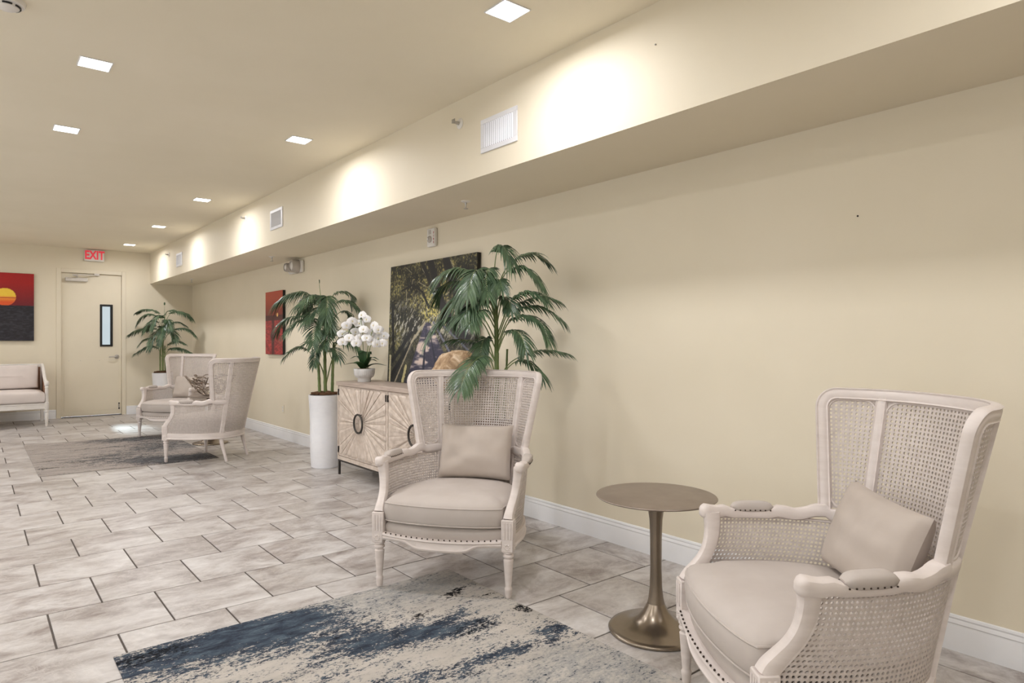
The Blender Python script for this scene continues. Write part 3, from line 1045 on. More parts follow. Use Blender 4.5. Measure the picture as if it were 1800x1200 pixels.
# ------------------------------------------------------------------ pedestal tables
def build_table():
    t = thing('pedestal_table', 'round bronze pedestal side table between the two nearest wing chairs', 'side table', (2.385, 1.895, 0.0), 0, 'bronze pedestal tables')
    R = 0.268
    MB().lathe([(0.001, 0.596), (R - 0.03, 0.596), (R - 0.006, 0.601), (R, 0.606), (R - 0.002, 0.609), (R - 0.006, 0.610), (0.001, 0.610)], 72).build('table_top', 'tabletop', t, angle=25)
    MB().lathe([(0.02, 0.10), (0.040, 0.118), (0.033, 0.15), (0.0275, 0.20), (0.0255, 0.28), (0.026, 0.42), (0.029, 0.50), (0.036, 0.55), (0.050, 0.585), (0.062, 0.596), (0.001, 0.5962)], 40).build('column', 'tablemetal', t)
    MB().lathe([(0.001, 0), (0.206, 0), (0.212, 0.004), (0.213, 0.010), (0.208, 0.016), (0.19, 0.020), (0.15, 0.027), (0.11, 0.040), (0.08, 0.062), (0.058, 0.088), (0.045, 0.112), (0.036, 0.13), (0.001, 0.13)], 64).build('base', 'tablemetal', t, angle=60)
    return t
tbl = build_table()
dup(tbl, (2.35, 8.97, 0), 0, 'distant round bronze pedestal table holding the lattice bowl', 'bronze pedestal tables')

def build_bowl():
    t = thing('lattice_bowl', 'open lattice bowl of champagne metal twigs on the distant pedestal table', 'bowl', (2.35, 8.97, 0.616))
    rnd = random.Random(4)
    def P(a, h):
        r = 0.06 + 0.235 * (h ** 0.62)
        return Vector((r * math.cos(a), r * math.sin(a), 0.006 + 0.245 * h))
    m = MB()
    for k in range(120):
        a, h = rnd.uniform(0, 2 * PI), rnd.uniform(0.0, 0.92)
        da, dh = rnd.uniform(-0.55, 0.55), rnd.uniform(-0.3, 0.35)
        pts = []
        for q in np.linspace(0, 1, 5):
            hh = min(1.0, max(0.0, h + dh * q + 0.03 * math.sin(q * 5 + k)))
            pts.append(P(a + da * q, hh))
        m.tube(pts, rnd.uniform(0.005, 0.010), 5)
    m.build('twig_lattice', 'twig', t)
    MB().lathe([(0.001, 0), (0.075, 0), (0.08, 0.006), (0.07, 0.012), (0.001, 0.012)], 24).build('foot', 'twig', t)
build_bowl()

# ------------------------------------------------------------------ rugs
def build_rug(name, label, x0, x1, y0, y1, mat, blobs, th=0.005):
    nx, ny = int((x1 - x0) / 0.02), int((y1 - y0) / 0.02)
    X = np.linspace(x0, x1, nx + 1)
    Y = np.linspace(y0, y1, ny + 1)
    gx, gy = np.meshgrid(X, Y)
    ch = np.zeros((3,) + gx.shape)
    ch[0] += 0.20
    ch[1] += 0.30
    for c, bx, by, sx, sy, ang, amp in blobs:
        ca, sa = math.cos(math.radians(ang)), math.sin(math.radians(ang))
        u = ((gx - bx) * ca + (gy - by) * sa) / sx
        v = (-(gx - bx) * sa + (gy - by) * ca) / sy
        ch[c] += amp * np.exp(-(np.abs(u) ** 3) - (np.abs(v) ** 3))
    ch = np.clip(ch, 0, 1)
    cx, cy = (x0 + x1) / 2, (y0 + y1) / 2
    V = [(float(a) - cx, float(b) - cy, th) for a, b in zip(gx.ravel(), gy.ravel())]
    C = nx + 1
    F = [(j * C + i, j * C + i + 1, (j + 1) * C + i + 1, (j + 1) * C + i) for j in range(ny) for i in range(nx)]
    edge = [i for i in range(C)] + [j * C + nx for j in range(1, ny + 1)] + [ny * C + i for i in range(nx - 1, -1, -1)] + [j * C for j in range(ny - 1, 0, -1)]
    o = len(V)
    V += [(V[i][0], V[i][1], 0.0005) for i in edge]
    n = len(edge)
    F += [(edge[i], o + i, o + (i + 1) % n, edge[(i + 1) % n]) for i in range(n)]
    F.append(tuple(o + i for i in reversed(range(n))))
    m = MB()
    m.v, m.f = V, F
    ob = m.build(name, mat, None, smooth=False, loc=(cx, cy, 0))
    at = ob.data.color_attributes.new('weave', 'FLOAT_COLOR', 'POINT')
    col = np.ones((len(V), 4), dtype=np.float32)
    for k in range(3):
        col[:o, k] = ch[k].ravel()
        col[o:, k] = [ch[k].ravel()[i] for i in edge]
    at.data.foreach_set('color', col.ravel())
    tag(ob, label, 'rug')
    return ob
build_rug('area_rug', 'beige rug with distressed navy and teal patches under the near chairs', 0.447, 2.10, 0.70, 3.145, 'rug_blue', [
    (0, 0.70, 3.02, 0.42, 0.17, 0, 0.62), (0, 1.10, 3.02, 0.30, 0.13, 0, 0.45), (0, 1.25, 2.80, 0.34, 0.20, -35, 0.36), (0, 0.80, 2.78, 0.40, 0.10, 0, 0.22),
    (0, 1.45, 2.55, 0.32, 0.11, -12, 0.34), (0, 1.72, 2.46, 0.24, 0.10, -20, 0.36), (0, 1.80, 2.62, 0.10, 0.07, 0, 0.30), (0, 1.35, 2.18, 0.42, 0.06, -12, 0.36), (0, 1.75, 2.16, 0.18, 0.06, -10, 0.36),
    (0, 2.02, 2.16, 0.09, 0.09, 0, 0.5), (0, 1.0, 2.5, 0.5, 0.12, 0, 0.14), (0, 0.9, 2.2, 0.4, 0.2, 0, 0.14), (1, 1.2, 3.0, 0.7, 0.2, 0, 0.4), (1, 1.9, 1.75, 0.3, 0.2, 0, 0.32), (1, 1.9, 2.0, 0.1, 0.1, 0, 0.3), (1, 1.2, 2.0, 0.6, 0.2, 0, 0.2), (1, 1.95, 3.0, 0.25, 0.12, 0, 0.3),
    (2, 0.55, 3.05, 0.20, 0.08, 0, 0.5), (2, 1.93, 2.83, 0.10, 0.035, 20, 0.72), (2, 2.05, 2.70, 0.05, 0.02, 0, 0.6), (2, 2.07, 2.45, 0.05, 0.06, 30, 0.68), (2, 1.66, 2.70, 0.10, 0.03, 10, 0.55), (2, 1.75, 2.42, 0.15, 0.07, 0, 0.46), (2, 2.05, 2.33, 0.04, 0.012, 10, 0.6)])
build_rug('area_rug', 'distant grey and taupe distressed rug before the exit door', 0.49, 2.13, 7.78, 10.24, 'rug_grey', [
    (0, 1.3, 8.35, 0.5, 0.30, 0, 0.34), (0, 1.78, 8.0, 0.48, 0.28, 0, 0.66), (0, 1.55, 10.0, 0.5, 0.22, 0, 0.46), (0, 1.85, 9.4, 0.4, 0.6, 0, 0.36), (0, 1.5, 8.9, 0.5, 0.3, 0, 0.24), (0, 1.2, 9.4, 0.35, 0.08, 0, 0.26), (0, 1.1, 8.7, 0.35, 0.08, 0, 0.22), (0, 0.9, 8.5, 0.25, 0.05, 0, 0.22),
    (2, 0.68, 8.72, 0.16, 0.04, 0, 0.6), (2, 0.60, 8.22, 0.14, 0.04, 0, 0.6), (2, 0.52, 8.36, 0.05, 0.03, 0, 0.6), (2, 0.86, 8.42, 0.14, 0.05, 0, 0.55), (2, 1.6, 10.05, 0.3, 0.05, 0, 0.5), (1, 2.0, 9.0, 0.3, 0.4, 0, 0.5)])

# ------------------------------------------------------------------ cabinet
def build_cabinet():
    Y0, Y1, XF, XB = 4.105, 6.110, 2.775, 3.185
    t = thing('sideboard_cabinet', 'limed wood sideboard cabinet with sunburst carved doors and ring handles', 'cabinet', ((XF + XB) / 2, (Y0 + Y1) / 2, 0))
    O = Vector(t.location)
    def bx(m, x0, x1, y0, y1, z0, z1, b=0.0):
        return m.box(x0 - O.x, x1 - O.x, y0 - O.y, y1 - O.y, z0, z1, b)
    bx(MB(), XF - 0.012, XB, Y0 - 0.01, Y1 + 0.01, 0.872, 0.912, 0.003).build('cabinet_top', 'cabtop', t)
    m = MB()
    ym = (Y0 + Y1) / 2
    for a, b in ((Y0, Y0 + 0.022), (ym - 0.011, ym + 0.011), (Y1 - 0.022, Y1)):
        bx(m, XF, XB, a, b, 0.185, 0.8715)
    bx(m, XF, XB, Y0, Y1, 0.150, 0.1848)
    bx(m, XB - 0.01, XB, Y0 + 0.0225, ym - 0.0115, 0.1852, 0.8712)
    bx(m, XB - 0.01, XB, ym + 0.0115, Y1 - 0.0225, 0.1852, 0.8712)
    m.build('cabinet_body', 'cabwood', t, smooth=False)
    m = MB()
    bx(m, XF + 0.004, XF + 0.022, Y0 + 0.004, Y1 - 0.004, 0.132, 0.1498)
    bx(m, XB - 0.03, XB - 0.012, Y0 + 0.004, Y1 - 0.004, 0.132, 0.1498)
    m.build('leg_frame', 'darkmetal', t, smooth=False)
    for x in (XF + 0.004, XB - 0.03):
        for y in (Y0 + 0.004, Y1 - 0.024):
            bx(MB(), x, x + 0.02, y, y + 0.02, 0, 0.1318, 0.002).build('leg', 'darkmetal', t)
    rnd = random.Random(12)
    for a, b in ((Y0 + 0.0235, ym - 0.0125), (ym + 0.0125, Y1 - 0.0235)):
        yc, zc = (a + b) / 2, 0.542
        for side in (0, 1):
            ya, yb = (a, yc - 0.0012) if side == 0 else (yc + 0.0012, b)
            za, zb = 0.189, 0.868
            d = bx(MB(), XF + 0.004, XF + 0.024, ya, yb, za, zb, 0.0015).build('door', 'cabwood', t)
            # sunburst of tapering slats
            n = 17
            th0 = -PI / 2 if side == 1 else PI / 2
            edges = [th0 + PI * k / n + (rnd.uniform(-0.35, 0.35) * PI / n if 0 < k < n else 0) for k in range(n + 1)]
            def hit(th, ins=0.0):
                c, s = math.cos(th), math.sin(th)
                r = 9.0
                if abs(c) > 1e-6:
                    r = min(r, ((yb - ins - yc) if c > 0 else (ya + ins - yc)) / c if ((c > 0 and side == 1) or (c < 0 and side == 0)) else 9.0)
                if abs(s) > 1e-6:
                    r = min(r, ((zb - ins - zc) if s > 0 else (za + ins - zc)) / s)
                return r
            for k in range(n):
                t0, t1 = edges[k] + 0.006, edges[k + 1] - 0.006
                ins = 0.003 + 0.014 * rnd.random()
                r0 = 0.05
                hi = rnd.uniform(0.009, 0.016)
                lo = rnd.uniform(0.003, 0.006)
                base, topv = [], []
                m = MB()
                ths = np.linspace(t0, t1, 5)
                prof_h = [lo, 0.75 * hi, hi, 0.7 * hi, lo] if rnd.random() < 0.6 else [lo, 0.5 * hi, 0.8 * hi, hi, 0.6 * lo + 0.5 * hi]
                rings = []
                for q in (0.0, 0.35, 0.94, 1.0):
                    ring_t, ring_b = [], []
                    for e, th in enumerate(ths):
                        rr = hit(th, ins + (0.012 * abs(e - 2) / 2) ** 1)
                        r = r0 + (rr - r0) * q
                        y, z = yc + r * math.cos(th), zc + r * math.sin(th)
                        if side == 1:
                            y = max(y, yc + 0.0016)
                        else:
                            y = min(y, yc - 0.0016)
                        hgt = prof_h[e] * (0.6 if q == 0 else 1.0) * (0.45 if q == 1.0 else 1.0)
                        ring_t.append((XF + 0.004 - hgt - O.x, y - O.y, z))
                        ring_b.append((XF + 0.0038 - O.x, y - O.y, z))
                    rings.append(ring_t + ring_b[::-1])
                m.loft(rings)
                m.build('slat', 'cabwood', d, smooth=False)
            # half-ring handle
            m = MB()
            pts = []
            R = 0.084
            for q in range(17):
                an = (-PI / 2 + PI * q / 16) * (1 if side == 1 else -1)
                yy = R * 0.93 * math.cos(an) + 0.006
                pts.append((XF - 0.03 - O.x, yc + (yy if side == 1 else -yy) - O.y, zc + R * math.sin(an) * (1 if side == 1 else -1)))
            m.tube(pts, 0.0095, 8)
            for sg in (1, -1):
                yy = 0.018 if side == 1 else -0.018
                m.tube([(XF - 0.03 - O.x, yc + yy - O.y, zc + sg * R * 0.97), (XF + 0.004 - O.x, yc + yy - O.y, zc + sg * R * 0.97)], 0.005, 6)
            m.build('handle', 'darkmetal', d)
            yh = yb - 0.004 if side == 1 else ya + 0.004
            for zz in (za + 0.03, zb - 0.09):
                bx(MB(), XF - 0.008, XF + 0.004, yh - 0.005, yh + 0.005, zz, zz + 0.06).build('hinge', 'black', d, smooth=False)
build_cabinet()

# ------------------------------------------------------------------ pictures
def canvas(name, label, w, h, th, res, painter, loc, rotz, lean=0.0):
    """a stretched canvas: local x to the right when seen from the front (-y), z up"""
    t = thing(name, label, 'picture', loc, rotz)
    nx, nz = res
    X = np.linspace(0, 1, nx + 1)
    Z = np.linspace(0, 1, nz + 1)
    gx, gz = np.meshgrid(X, Z)
    rgb = painter(gx, gz)
    V = [((a - 0.5) * w, -th - 0.0012, b * h) for a, b in zip(gx.ravel(), gz.ravel())]
    C = nx + 1
    F = [(j * C + i, j * C + i + 1, (j + 1) * C + i + 1, (j + 1) * C + i) for j in range(nz) for i in range(nx)]
    m = MB()
    m.v, m.f = V, F
    p = m.build('print', 'print', t, smooth=False)
    at = p.data.color_attributes.new('print', 'FLOAT_COLOR', 'POINT')
    lin = np.where(rgb <= 0.04045, rgb / 12.92, ((np.clip(rgb, 0, 1) + 0.055) / 1.055) ** 2.4)
    col = np.ones((len(V), 4), dtype=np.float32)
    col[:, :3] = lin.reshape(-1, 3)
    at.data.foreach_set('color', col.ravel())
    MB().box(-w / 2, w / 2, -th, 0, 0, h, 0.002).build('stretcher', 'canvasedge', t)
    t.rotation_euler = (lean, 0, rotz)
    t.rotation_mode = 'XYZ'
    return t

def vnoise(x, y, seed, oct=4):
    """smooth value noise on arrays"""
    out = np.zeros_like(x)
    amp, tot = 1.0, 0.0
    for o in range(oct):
        r = np.random.RandomState(seed + o)
        G = r.rand(257, 257)
        fx, fy = x * 2 ** o, y * 2 ** o
        ix, iy = np.floor(fx).astype(int), np.floor(fy).astype(int)
        tx, ty = fx - ix, fy - iy
        tx, ty = tx * tx * (3 - 2 * tx), ty * ty * (3 - 2 * ty)
        ix, iy = ix % 256, iy % 256
        v = G[iy, ix] * (1 - tx) * (1 - ty) + G[iy, ix + 1] * tx * (1 - ty) + G[iy + 1, ix] * (1 - tx) * ty + G[iy + 1, ix + 1] * tx * ty
        out += amp * v
        tot += amp
        amp *= 0.55
    return out / tot

def lerp3(a, b, t):
    return a + (b - a) * t[..., None]

def paint_boardwalk(u, v):
    """u left to right, v bottom to top: a boardwalk under arching trees"""
    c3 = lambda r, g, b: np.array([r, g, b]) / 255.0
    n1 = vnoise(u * 8, v * 9, 1, 5)
    n2 = vnoise(u * 90, v * 80, 11, 3)
    n3 = vnoise(u * 70 + v * 30, v * 22 - u * 14, 21, 4)
    n4 = vnoise(u * 60 - v * 40, v * 18 + u * 20, 41, 4)
    glow = np.exp(-((u - 0.55) / 0.20) ** 2 - ((v - 0.66) / 0.32) ** 2)
    leaf = np.clip((n2 - 0.30) * 2.4, 0, 1)
    img = lerp3(c3(34, 35, 30), c3(150, 142, 92), np.clip((n1 - 0.30) * 2.4, 0, 1) * (0.25 + 0.9 * leaf))
    img = lerp3(img, c3(236, 222, 128), np.clip(glow * (leaf * 1.1 + n1 * 0.5) - 0.30, 0, 1))
    img = lerp3(img, c3(196, 182, 110), np.clip((n2 - 0.58) * 6, 0, 1) * np.clip((v - 0.45) * 4, 0, 1) * 0.7)
    img = lerp3(img, c3(18, 18, 20), np.clip((0.42 - n3) * 9, 0, 1) * 0.75)
    tw = np.clip((n4 - 0.57) * 12, 0, 1) * np.exp(-((v - 0.50) / 0.20) ** 2)
    img = lerp3(img, c3(206, 202, 188), tw * 0.85)
    img = lerp3(img, c3(60, 62, 62), np.clip((n3 - 0.62) * 10, 0, 1) * 0.6)
    # lower undergrowth darkness left and right
    img = lerp3(img, c3(28, 30, 36), np.clip((0.30 - v) * 3.0, 0, 1) * (0.5 + 0.4 * n2))
    # leaning dark trunks
    def line(x0, y0, x1, y1, w, colr, k=1.0):
        nonlocal img
        dx, dy = x1 - x0, y1 - y0
        L = dx * dx + dy * dy
        tt = np.clip(((u - x0) * dx + (v - y0) * dy) / L, 0, 1)
        d = np.hypot(u - x0 - dx * tt, v - y0 - dy * tt)
        img = lerp3(img, colr, np.clip((w - d + (n2 - 0.5) * w * 0.7) / (w * 0.25), 0, 1) * k)
    dark = c3(30, 29, 32)
    rb = np.random.RandomState(77)
    for q in range(46):       # fine branches
        bx, by = rb.uniform(0, 1), rb.uniform(0.42, 0.95)
        an, ln = rb.uniform(0.3, 2.8), rb.uniform(0.06, 0.22)
        line(bx, by, bx + ln * math.cos(an), by + ln * math.sin(an), rb.uniform(0.0018, 0.0045), c3(38, 36, 34) if q % 3 else c3(176, 168, 140), 0.9)
    line(0.50, 1.0, 0.66, 0.62, 0.035, dark)
    line(0.66, 0.62, 0.80, 0.42, 0.045, dark)
    line(0.68, 0.98, 0.86, 0.60, 0.040, dark)
    line(0.86, 0.60, 0.90, 0.36, 0.05, dark)
    line(0.40, 1.0, 0.58, 0.70, 0.02, dark)
    line(0.16, 0.78, 0.30, 0.82, 0.010, dark)
    line(0.30, 0.82, 0.42, 0.75, 0.010, dark)
    line(0.42, 0.75, 0.50, 0.62, 0.012, dark)
    line(0.04, 0.66, 0.07, 0.26, 0.016, dark)
    # the walk: from the near edge to the bend
    vb = 0.50
    tt = np.clip(v / vb, 0, 1)
    xl, xr = 0.24 + 0.22 * tt, 0.86 - 0.34 * tt
    on = (v < vb) & (u > xl) & (u < xr)
    rows = np.sin(1.0 / (0.10 + 0.62 * (vb - v).clip(0)) * 9.0)
    deck = lerp3(c3(46, 46, 66) * np.ones(u.shape + (1,)), c3(104, 98, 118), np.clip(n2 * 1.2 - 0.2, 0, 1) * tt)
    dap = np.clip((vnoise(u * 7, v * 22, 33, 3) - 0.50) * 7, 0, 1) * np.clip(1.2 - abs(u - 0.5) * 2, 0, 1) * np.clip((v - 0.05) * 8, 0, 1)
    deck = lerp3(deck, c3(226, 206, 192), dap * 0.9)
    for q in (0.34, 0.66):
        xc = xl + (xr - xl) * q
        deck = lerp3(deck, c3(34, 36, 56), np.clip((0.018 * (1.2 - tt) - abs(u - xc)) / 0.006, 0, 1))
    img = np.where(on[..., None], deck, img)
    # rails
    line(0.02, 0.02, 0.30, 0.34, 0.022, c3(22, 22, 26))
    line(0.10, 0.0, 0.34, 0.40, 0.008, c3(150, 140, 118))
    line(0.30, 0.34, 0.46, 0.50, 0.012, c3(170, 160, 136))
    line(0.06, 0.18, 0.30, 0.42, 0.020, c3(26, 26, 30))
    line(0.03, 0.0, 0.03, 0.22, 0.014, c3(196, 188, 150))
    line(0.20, 0.0, 0.24, 0.14, 0.018, c3(178, 168, 120))
    line(0.88, 0.10, 0.56, 0.50, 0.010, c3(110, 112, 128))
    line(0.97, 0.26, 0.60, 0.52, 0.009, c3(96, 98, 112))
    return np.clip(img, 0, 1)

def paint_sunset(u, v):
    c3 = lambda r, g, b: np.array([r, g, b]) / 255.0
    hz = 0.52
    sky = lerp3(c3(112, 22, 34) * np.ones(u.shape + (1,)), c3(172, 26, 26), np.clip((v - hz) / 0.34, 0, 1))
    n = vnoise(u * 18, v * 70, 5, 4)
    sea = lerp3(c3(28, 26, 34) * np.ones(u.shape + (1,)), c3(62, 60, 70), np.clip((n - 0.4) * 2.4, 0, 1))
    img = np.where((v < hz)[..., None], sea, sky)
    d = np.hypot((u - 0.5) * 0.76, (v - 0.645) * 1.104)
    sunc = lerp3(c3(226, 92, 40) * np.ones(u.shape + (1,)), c3(246, 208, 70), np.clip((v - 0.57) / 0.10, 0, 1))
    sunc = np.where((np.abs(v - 0.633) < 0.006)[..., None], c3(190, 60, 40), sunc)
    img = np.where(((d < 0.142) & (v > hz + 0.002))[..., None], sunc, img)
    return np.clip(img, 0, 1)

def paint_red_sea(u, v):
    c3 = lambda r, g, b: np.array([r, g, b]) / 255.0
    hz = 0.58
    sky = lerp3(c3(120, 44, 38) * np.ones(u.shape + (1,)), c3(186, 82, 58), np.clip((v - hz) / 0.3, 0, 1))
    n = vnoise(u * 14, v * 60, 7, 4)
    sea = lerp3(c3(126, 36, 38) * np.ones(u.shape + (1,)), c3(196, 70, 66), np.clip((n - 0.36) * 2.6, 0, 1))
    img = np.where((v < hz)[..., None], sea, sky)
    img = np.where(((np.abs(v - hz) < 0.045))[..., None], c3(78, 30, 32) * np.ones(u.shape + (1,)), img)
    w = 0.09 + 0.08 * np.exp(-((v - 0.30) / 0.07) ** 2)
    m = np.clip((w - np.abs(u - 0.45) + (n - 0.5) * 0.14) * 16, 0, 1) * (v < hz)
    img = lerp3(img, c3(60, 24, 28), m * 0.9)
    d = np.hypot(u - 0.70, (v - 0.625) * 1.4)
    img = np.where((d < 0.045)[..., None], c3(236, 190, 110), img)
    return np.clip(img, 0, 1)

# big print leaning on the wall, standing on the cabinet (front faces -X)
canvas('canvas_print', 'large canvas photo of a boardwalk under arching trees, leaning on the cabinet', 1.43, 1.115, 0.034, (400, 312), paint_boardwalk, (3.168, 5.045, 0.913), -PI / 2, -0.036)
canvas('canvas_print', 'black and red sunset canvas with a yellow sun on the far wall', 0.76, 1.104, 0.036, (110, 160), paint_sunset, (0.402, WF - 0.001, 1.313), 0.0)
canvas('canvas_print', 'narrow red sea canvas on the right wall behind the tall palm', 0.66, 0.86, 0.036, (90, 120), paint_red_sea, (WX - 0.001, 9.02, 1.125), -PI / 2)

# ------------------------------------------------------------------ palms
def frond_mesh(path, Lmax, droop, seed, npairs=None, start=0.22, wid=0.0085):
    """a feather palm leaf: tapered midrib with folded, drooping leaflets"""
    rnd = random.Random(seed)
    N = 26
    P = catmull(path, N)
    L = sum((P[i + 1] - P[i]).length for i in range(N))
    rib = MB().tube(P, [0.0048 * (1 - 0.75 * i / N) for i in range(N + 1)], 5)
    m = MB()
    n = npairs or max(10, int(L / 0.0225))
    for k in range(n + 1):
        q = start + (1 - start) * k / n
        fi = q * N
        i = min(int(fi), N - 1)
        p = P[i].lerp(P[i + 1], fi - i)
        t = (P[min(i + 1, N)] - P[max(i - 1, 0)]).normalized()
        sd = t.cross(UP)
        if sd.length < 0.05:
            sd = t.cross(FWD)
        sd.normalize()
        nu = sd.cross(t)
        rel = (q - start) / (1 - start)
        ln0 = Lmax * (0.50 + 0.75 * math.sin(PI * min(1, 0.12 + 0.80 * rel))) / 1.25
        for sg in (-1, 1) if k < n else (0,):
            ln = ln0 * rnd.uniform(0.85, 1.08)
            spread = (0.95 - 0.45 * rel)
            d = (t * (0.45 + 0.55 * rel) + sd * sg * spread + nu * rnd.uniform(0.05, 0.32)).normalized() if sg else t
            w = wid * rnd.uniform(0.8, 1.15)
            side = d.cross(nu).normalized()
            rings = []
            pts = []
            for j in range(6):
                r = j / 5
                c = p + d * (ln * r * (1 - 0.12 * r)) - UP * (droop * ln * r ** 1.9)
                wd = w * (0.35 + 1.9 * r) if r < 0.34 else w * max(0.04, 1 - ((r - 0.34) / 0.66) ** 1.7)
                fold = nu * wd * 0.45
                pts.append((c - side * wd - fold * 0, c + fold, c + side * wd))
            v = [x for tr in pts for x in tr]
            f = []
            for j in range(5):
                a = j * 3
                f += [(a, a + 1, a + 4, a + 3), (a + 1, a + 2, a + 5, a + 4)]
            m.add(v, f)
    return m, rib

def palm(label, loc, pot, fronds, stems, k, cx, base_y, potlabel, seed=0):
    """fronds: polylines on a drawing grid (k units per metre, x right, y down) with a depth for the tip"""
    g = 'faux palms in tall white pots'
    t = thing('potted_palm', label, 'plant', (loc[0], loc[1], 0), 0, g)
    H = 0.75
    if pot:
        prof = [(0.001, 0), (0.138, 0), (0.142, 0.006)]
        zz = 0.012
        i = 0
        while zz < 0.735:
            r = 0.142 + 0.026 * (zz / 0.75) + 0.004 * math.sin(zz * 9)
            prof += [(r, zz), (r + 0.0018, zz + 0.006), (r, zz + 0.0125)]
            zz += 0.0135
        prof += [(0.170, 0.742), (0.170, 0.748), (0.166, 0.750), (0.158, 0.748), (0.156, 0.70), (0.001, 0.70)]
        MB().lathe(prof, 48).build('pot', 'potwhite', t, angle=60)
        rnd = random.Random(seed)
        ms = MB()
        rings = []
        for r in (0.001, 0.04, 0.08, 0.12, 0.150):
            rings.append([((r + 0.004 * rnd.random()) * math.cos(2 * PI * j / 28), (r + 0.004 * rnd.random()) * math.sin(2 * PI * j / 28), 0.752 + 0.026 * (1 - (r / 0.16) ** 2) + rnd.uniform(-0.006, 0.014) * (r < 0.149)) for j in range(28)])
        ms.loft(rings)
        for q in range(60):
            a, r = rnd.uniform(0, 2 * PI), 0.145 * math.sqrt(rnd.random())
            ms.ball((r * math.cos(a), r * math.sin(a), 0.768), rnd.uniform(0.008, 0.018), 6, 4, (1.2, 1, 0.6))
        q = ms.build('moss', 'moss', t)
        q['kind'] = 'stuff'
    def W(p, depth):
        return RIGHT * ((p[0] - cx) / k) + UP * ((base_y - p[1]) / k) + FWD * depth
    for i, (pts, d0, d1, r) in enumerate(stems):
        P = catmull([W(p, d0 + (d1 - d0) * q / (len(pts) - 1)) for q, p in enumerate(pts)], 24)
        rad = []
        for q in range(25):
            rad.append(r * (1.12 if q % 4 == 0 else 1.0) * (1 - 0.25 * q / 24))
        MB().tube(P, rad, 9).build('cane_stem', 'stem', t)
    for i, fr in enumerate(fronds):
        pts, dep, Lm, dr = fr[:4]
        st = fr[4] if len(fr) > 4 else 0.25
        n = len(pts) - 1
        m, rib = frond_mesh([W(p, dep * (q / n) ** 1.2) for q, p in enumerate(pts)], Lm, dr, seed * 100 + i, start=st, wid=0.0105 if seed == 3 else 0.0088)
        for mb in (m, rib):     # leaves rest against wall and canvas instead of passing through
            mb.v = [(min(x, (3.185 if y + loc[1] < 4.28 or z > 2.06 else 3.10) - loc[0] + 0.012 * math.sin(z * 40)), min(y, WF - 0.03 - loc[1]), z) for x, y, z in mb.v]
        f = m.build('frond', 'leaf', t, smooth=False)
        rib.build('midrib', 'rachis', f)
    return t

# palm by the cabinet's far end: grid of 737 units per metre
palm('tall palm in a ribbed white pot left of the sunburst cabinet', (2.845, 6.56), True, [
    ([(430, 640), (390, 470), (300, 385), (190, 395), (95, 455)], -0.10, 0.24, 0.75, 0.3),
    ([(435, 620), (420, 440), (370, 410), (290, 490)], -0.28, 0.20, 0.7, 0.3),
    ([(450, 620), (460, 430), (490, 440), (505, 580)], -0.30, 0.19, 0.6, 0.3),
    ([(445, 620), (480, 420), (550, 370), (630, 400), (665, 460)], 0.10, 0.17, 0.5, 0.3),
    ([(450, 640), (520, 470), (600, 440), (680, 480), (735, 560)], -0.06, 0.15, 0.6, 0.3),
    ([(455, 780), (545, 660), (600, 600), (690, 580), (730, 640)], 0.12, 0.15, 0.6, 0.35),
    ([(410, 700), (330, 570), (220, 560), (120, 590), (75, 660)], 0.02, 0.19, 0.7, 0.3),
    ([(415, 720), (360, 600), (270, 600), (190, 690)], -0.22, 0.19, 0.6, 0.3),
    ([(430, 700), (415, 590), (405, 640), (420, 790)], -0.36, 0.18, 0.35, 0.3),
    ([(445, 700), (500, 640), (520, 700)], -0.26, 0.16, 0.5, 0.3),
    ([(380, 830), (360, 770), (320, 760), (280, 790)], -0.1, 0.12, 0.4, 0.25),
    ([(385, 960), (330, 850), (260, 800), (190, 820), (130, 880)], -0.02, 0.14, 0.5, 0.35),
    ([(490, 900), (530, 770), (610, 760), (690, 790), (745, 850)], -0.12, 0.19, 0.6, 0.25),
    ([(490, 900), (480, 820), (540, 810), (590, 880)], -0.24, 0.15, 0.5, 0.25),
    ([(440, 880), (420, 790), (400, 830), (395, 930)], -0.22, 0.13, 0.4, 0.25),
    ([(430, 620), (360, 460), (280, 440), (220, 520)], 0.20, 0.2, 0.7, 0.3),
    ([(450, 620), (560, 520), (620, 560), (650, 660)], 0.16, 0.15, 0.6, 0.3),
    ([(436, 660), (440, 520), (400, 520), (350, 620)], -0.30, 0.18, 0.5, 0.3),
    ([(440, 660), (470, 540), (500, 550), (540, 650)], -0.30, 0.17, 0.5, 0.3),
    ([(436, 760), (450, 680), (480, 700), (490, 800)], -0.30, 0.15, 0.4, 0.3),
    ([(495, 880), (520, 760), (560, 720), (610, 740)], 0.05, 0.15, 0.5, 0.3),
    ([(430, 560), (405, 420), (395, 350), (390, 285)], 0.0, 0.02, 0.0, 0.9)],
    [([(400, 1150), (392, 980), (378, 800)], -0.03, -0.02, 0.016), ([(438, 1150), (434, 900), (435, 600)], 0.0, 0.0, 0.018), ([(486, 1145), (490, 950), (497, 760)], 0.02, 0.03, 0.016),
     ([(430, 1150), (470, 960), (490, 880)], -0.01, 0.02, 0.007), ([(445, 1150), (420, 1000), (385, 900)], 0.03, 0.0, 0.007)],
    737, 438, 1150 + 0.765 * 737, '', 1)
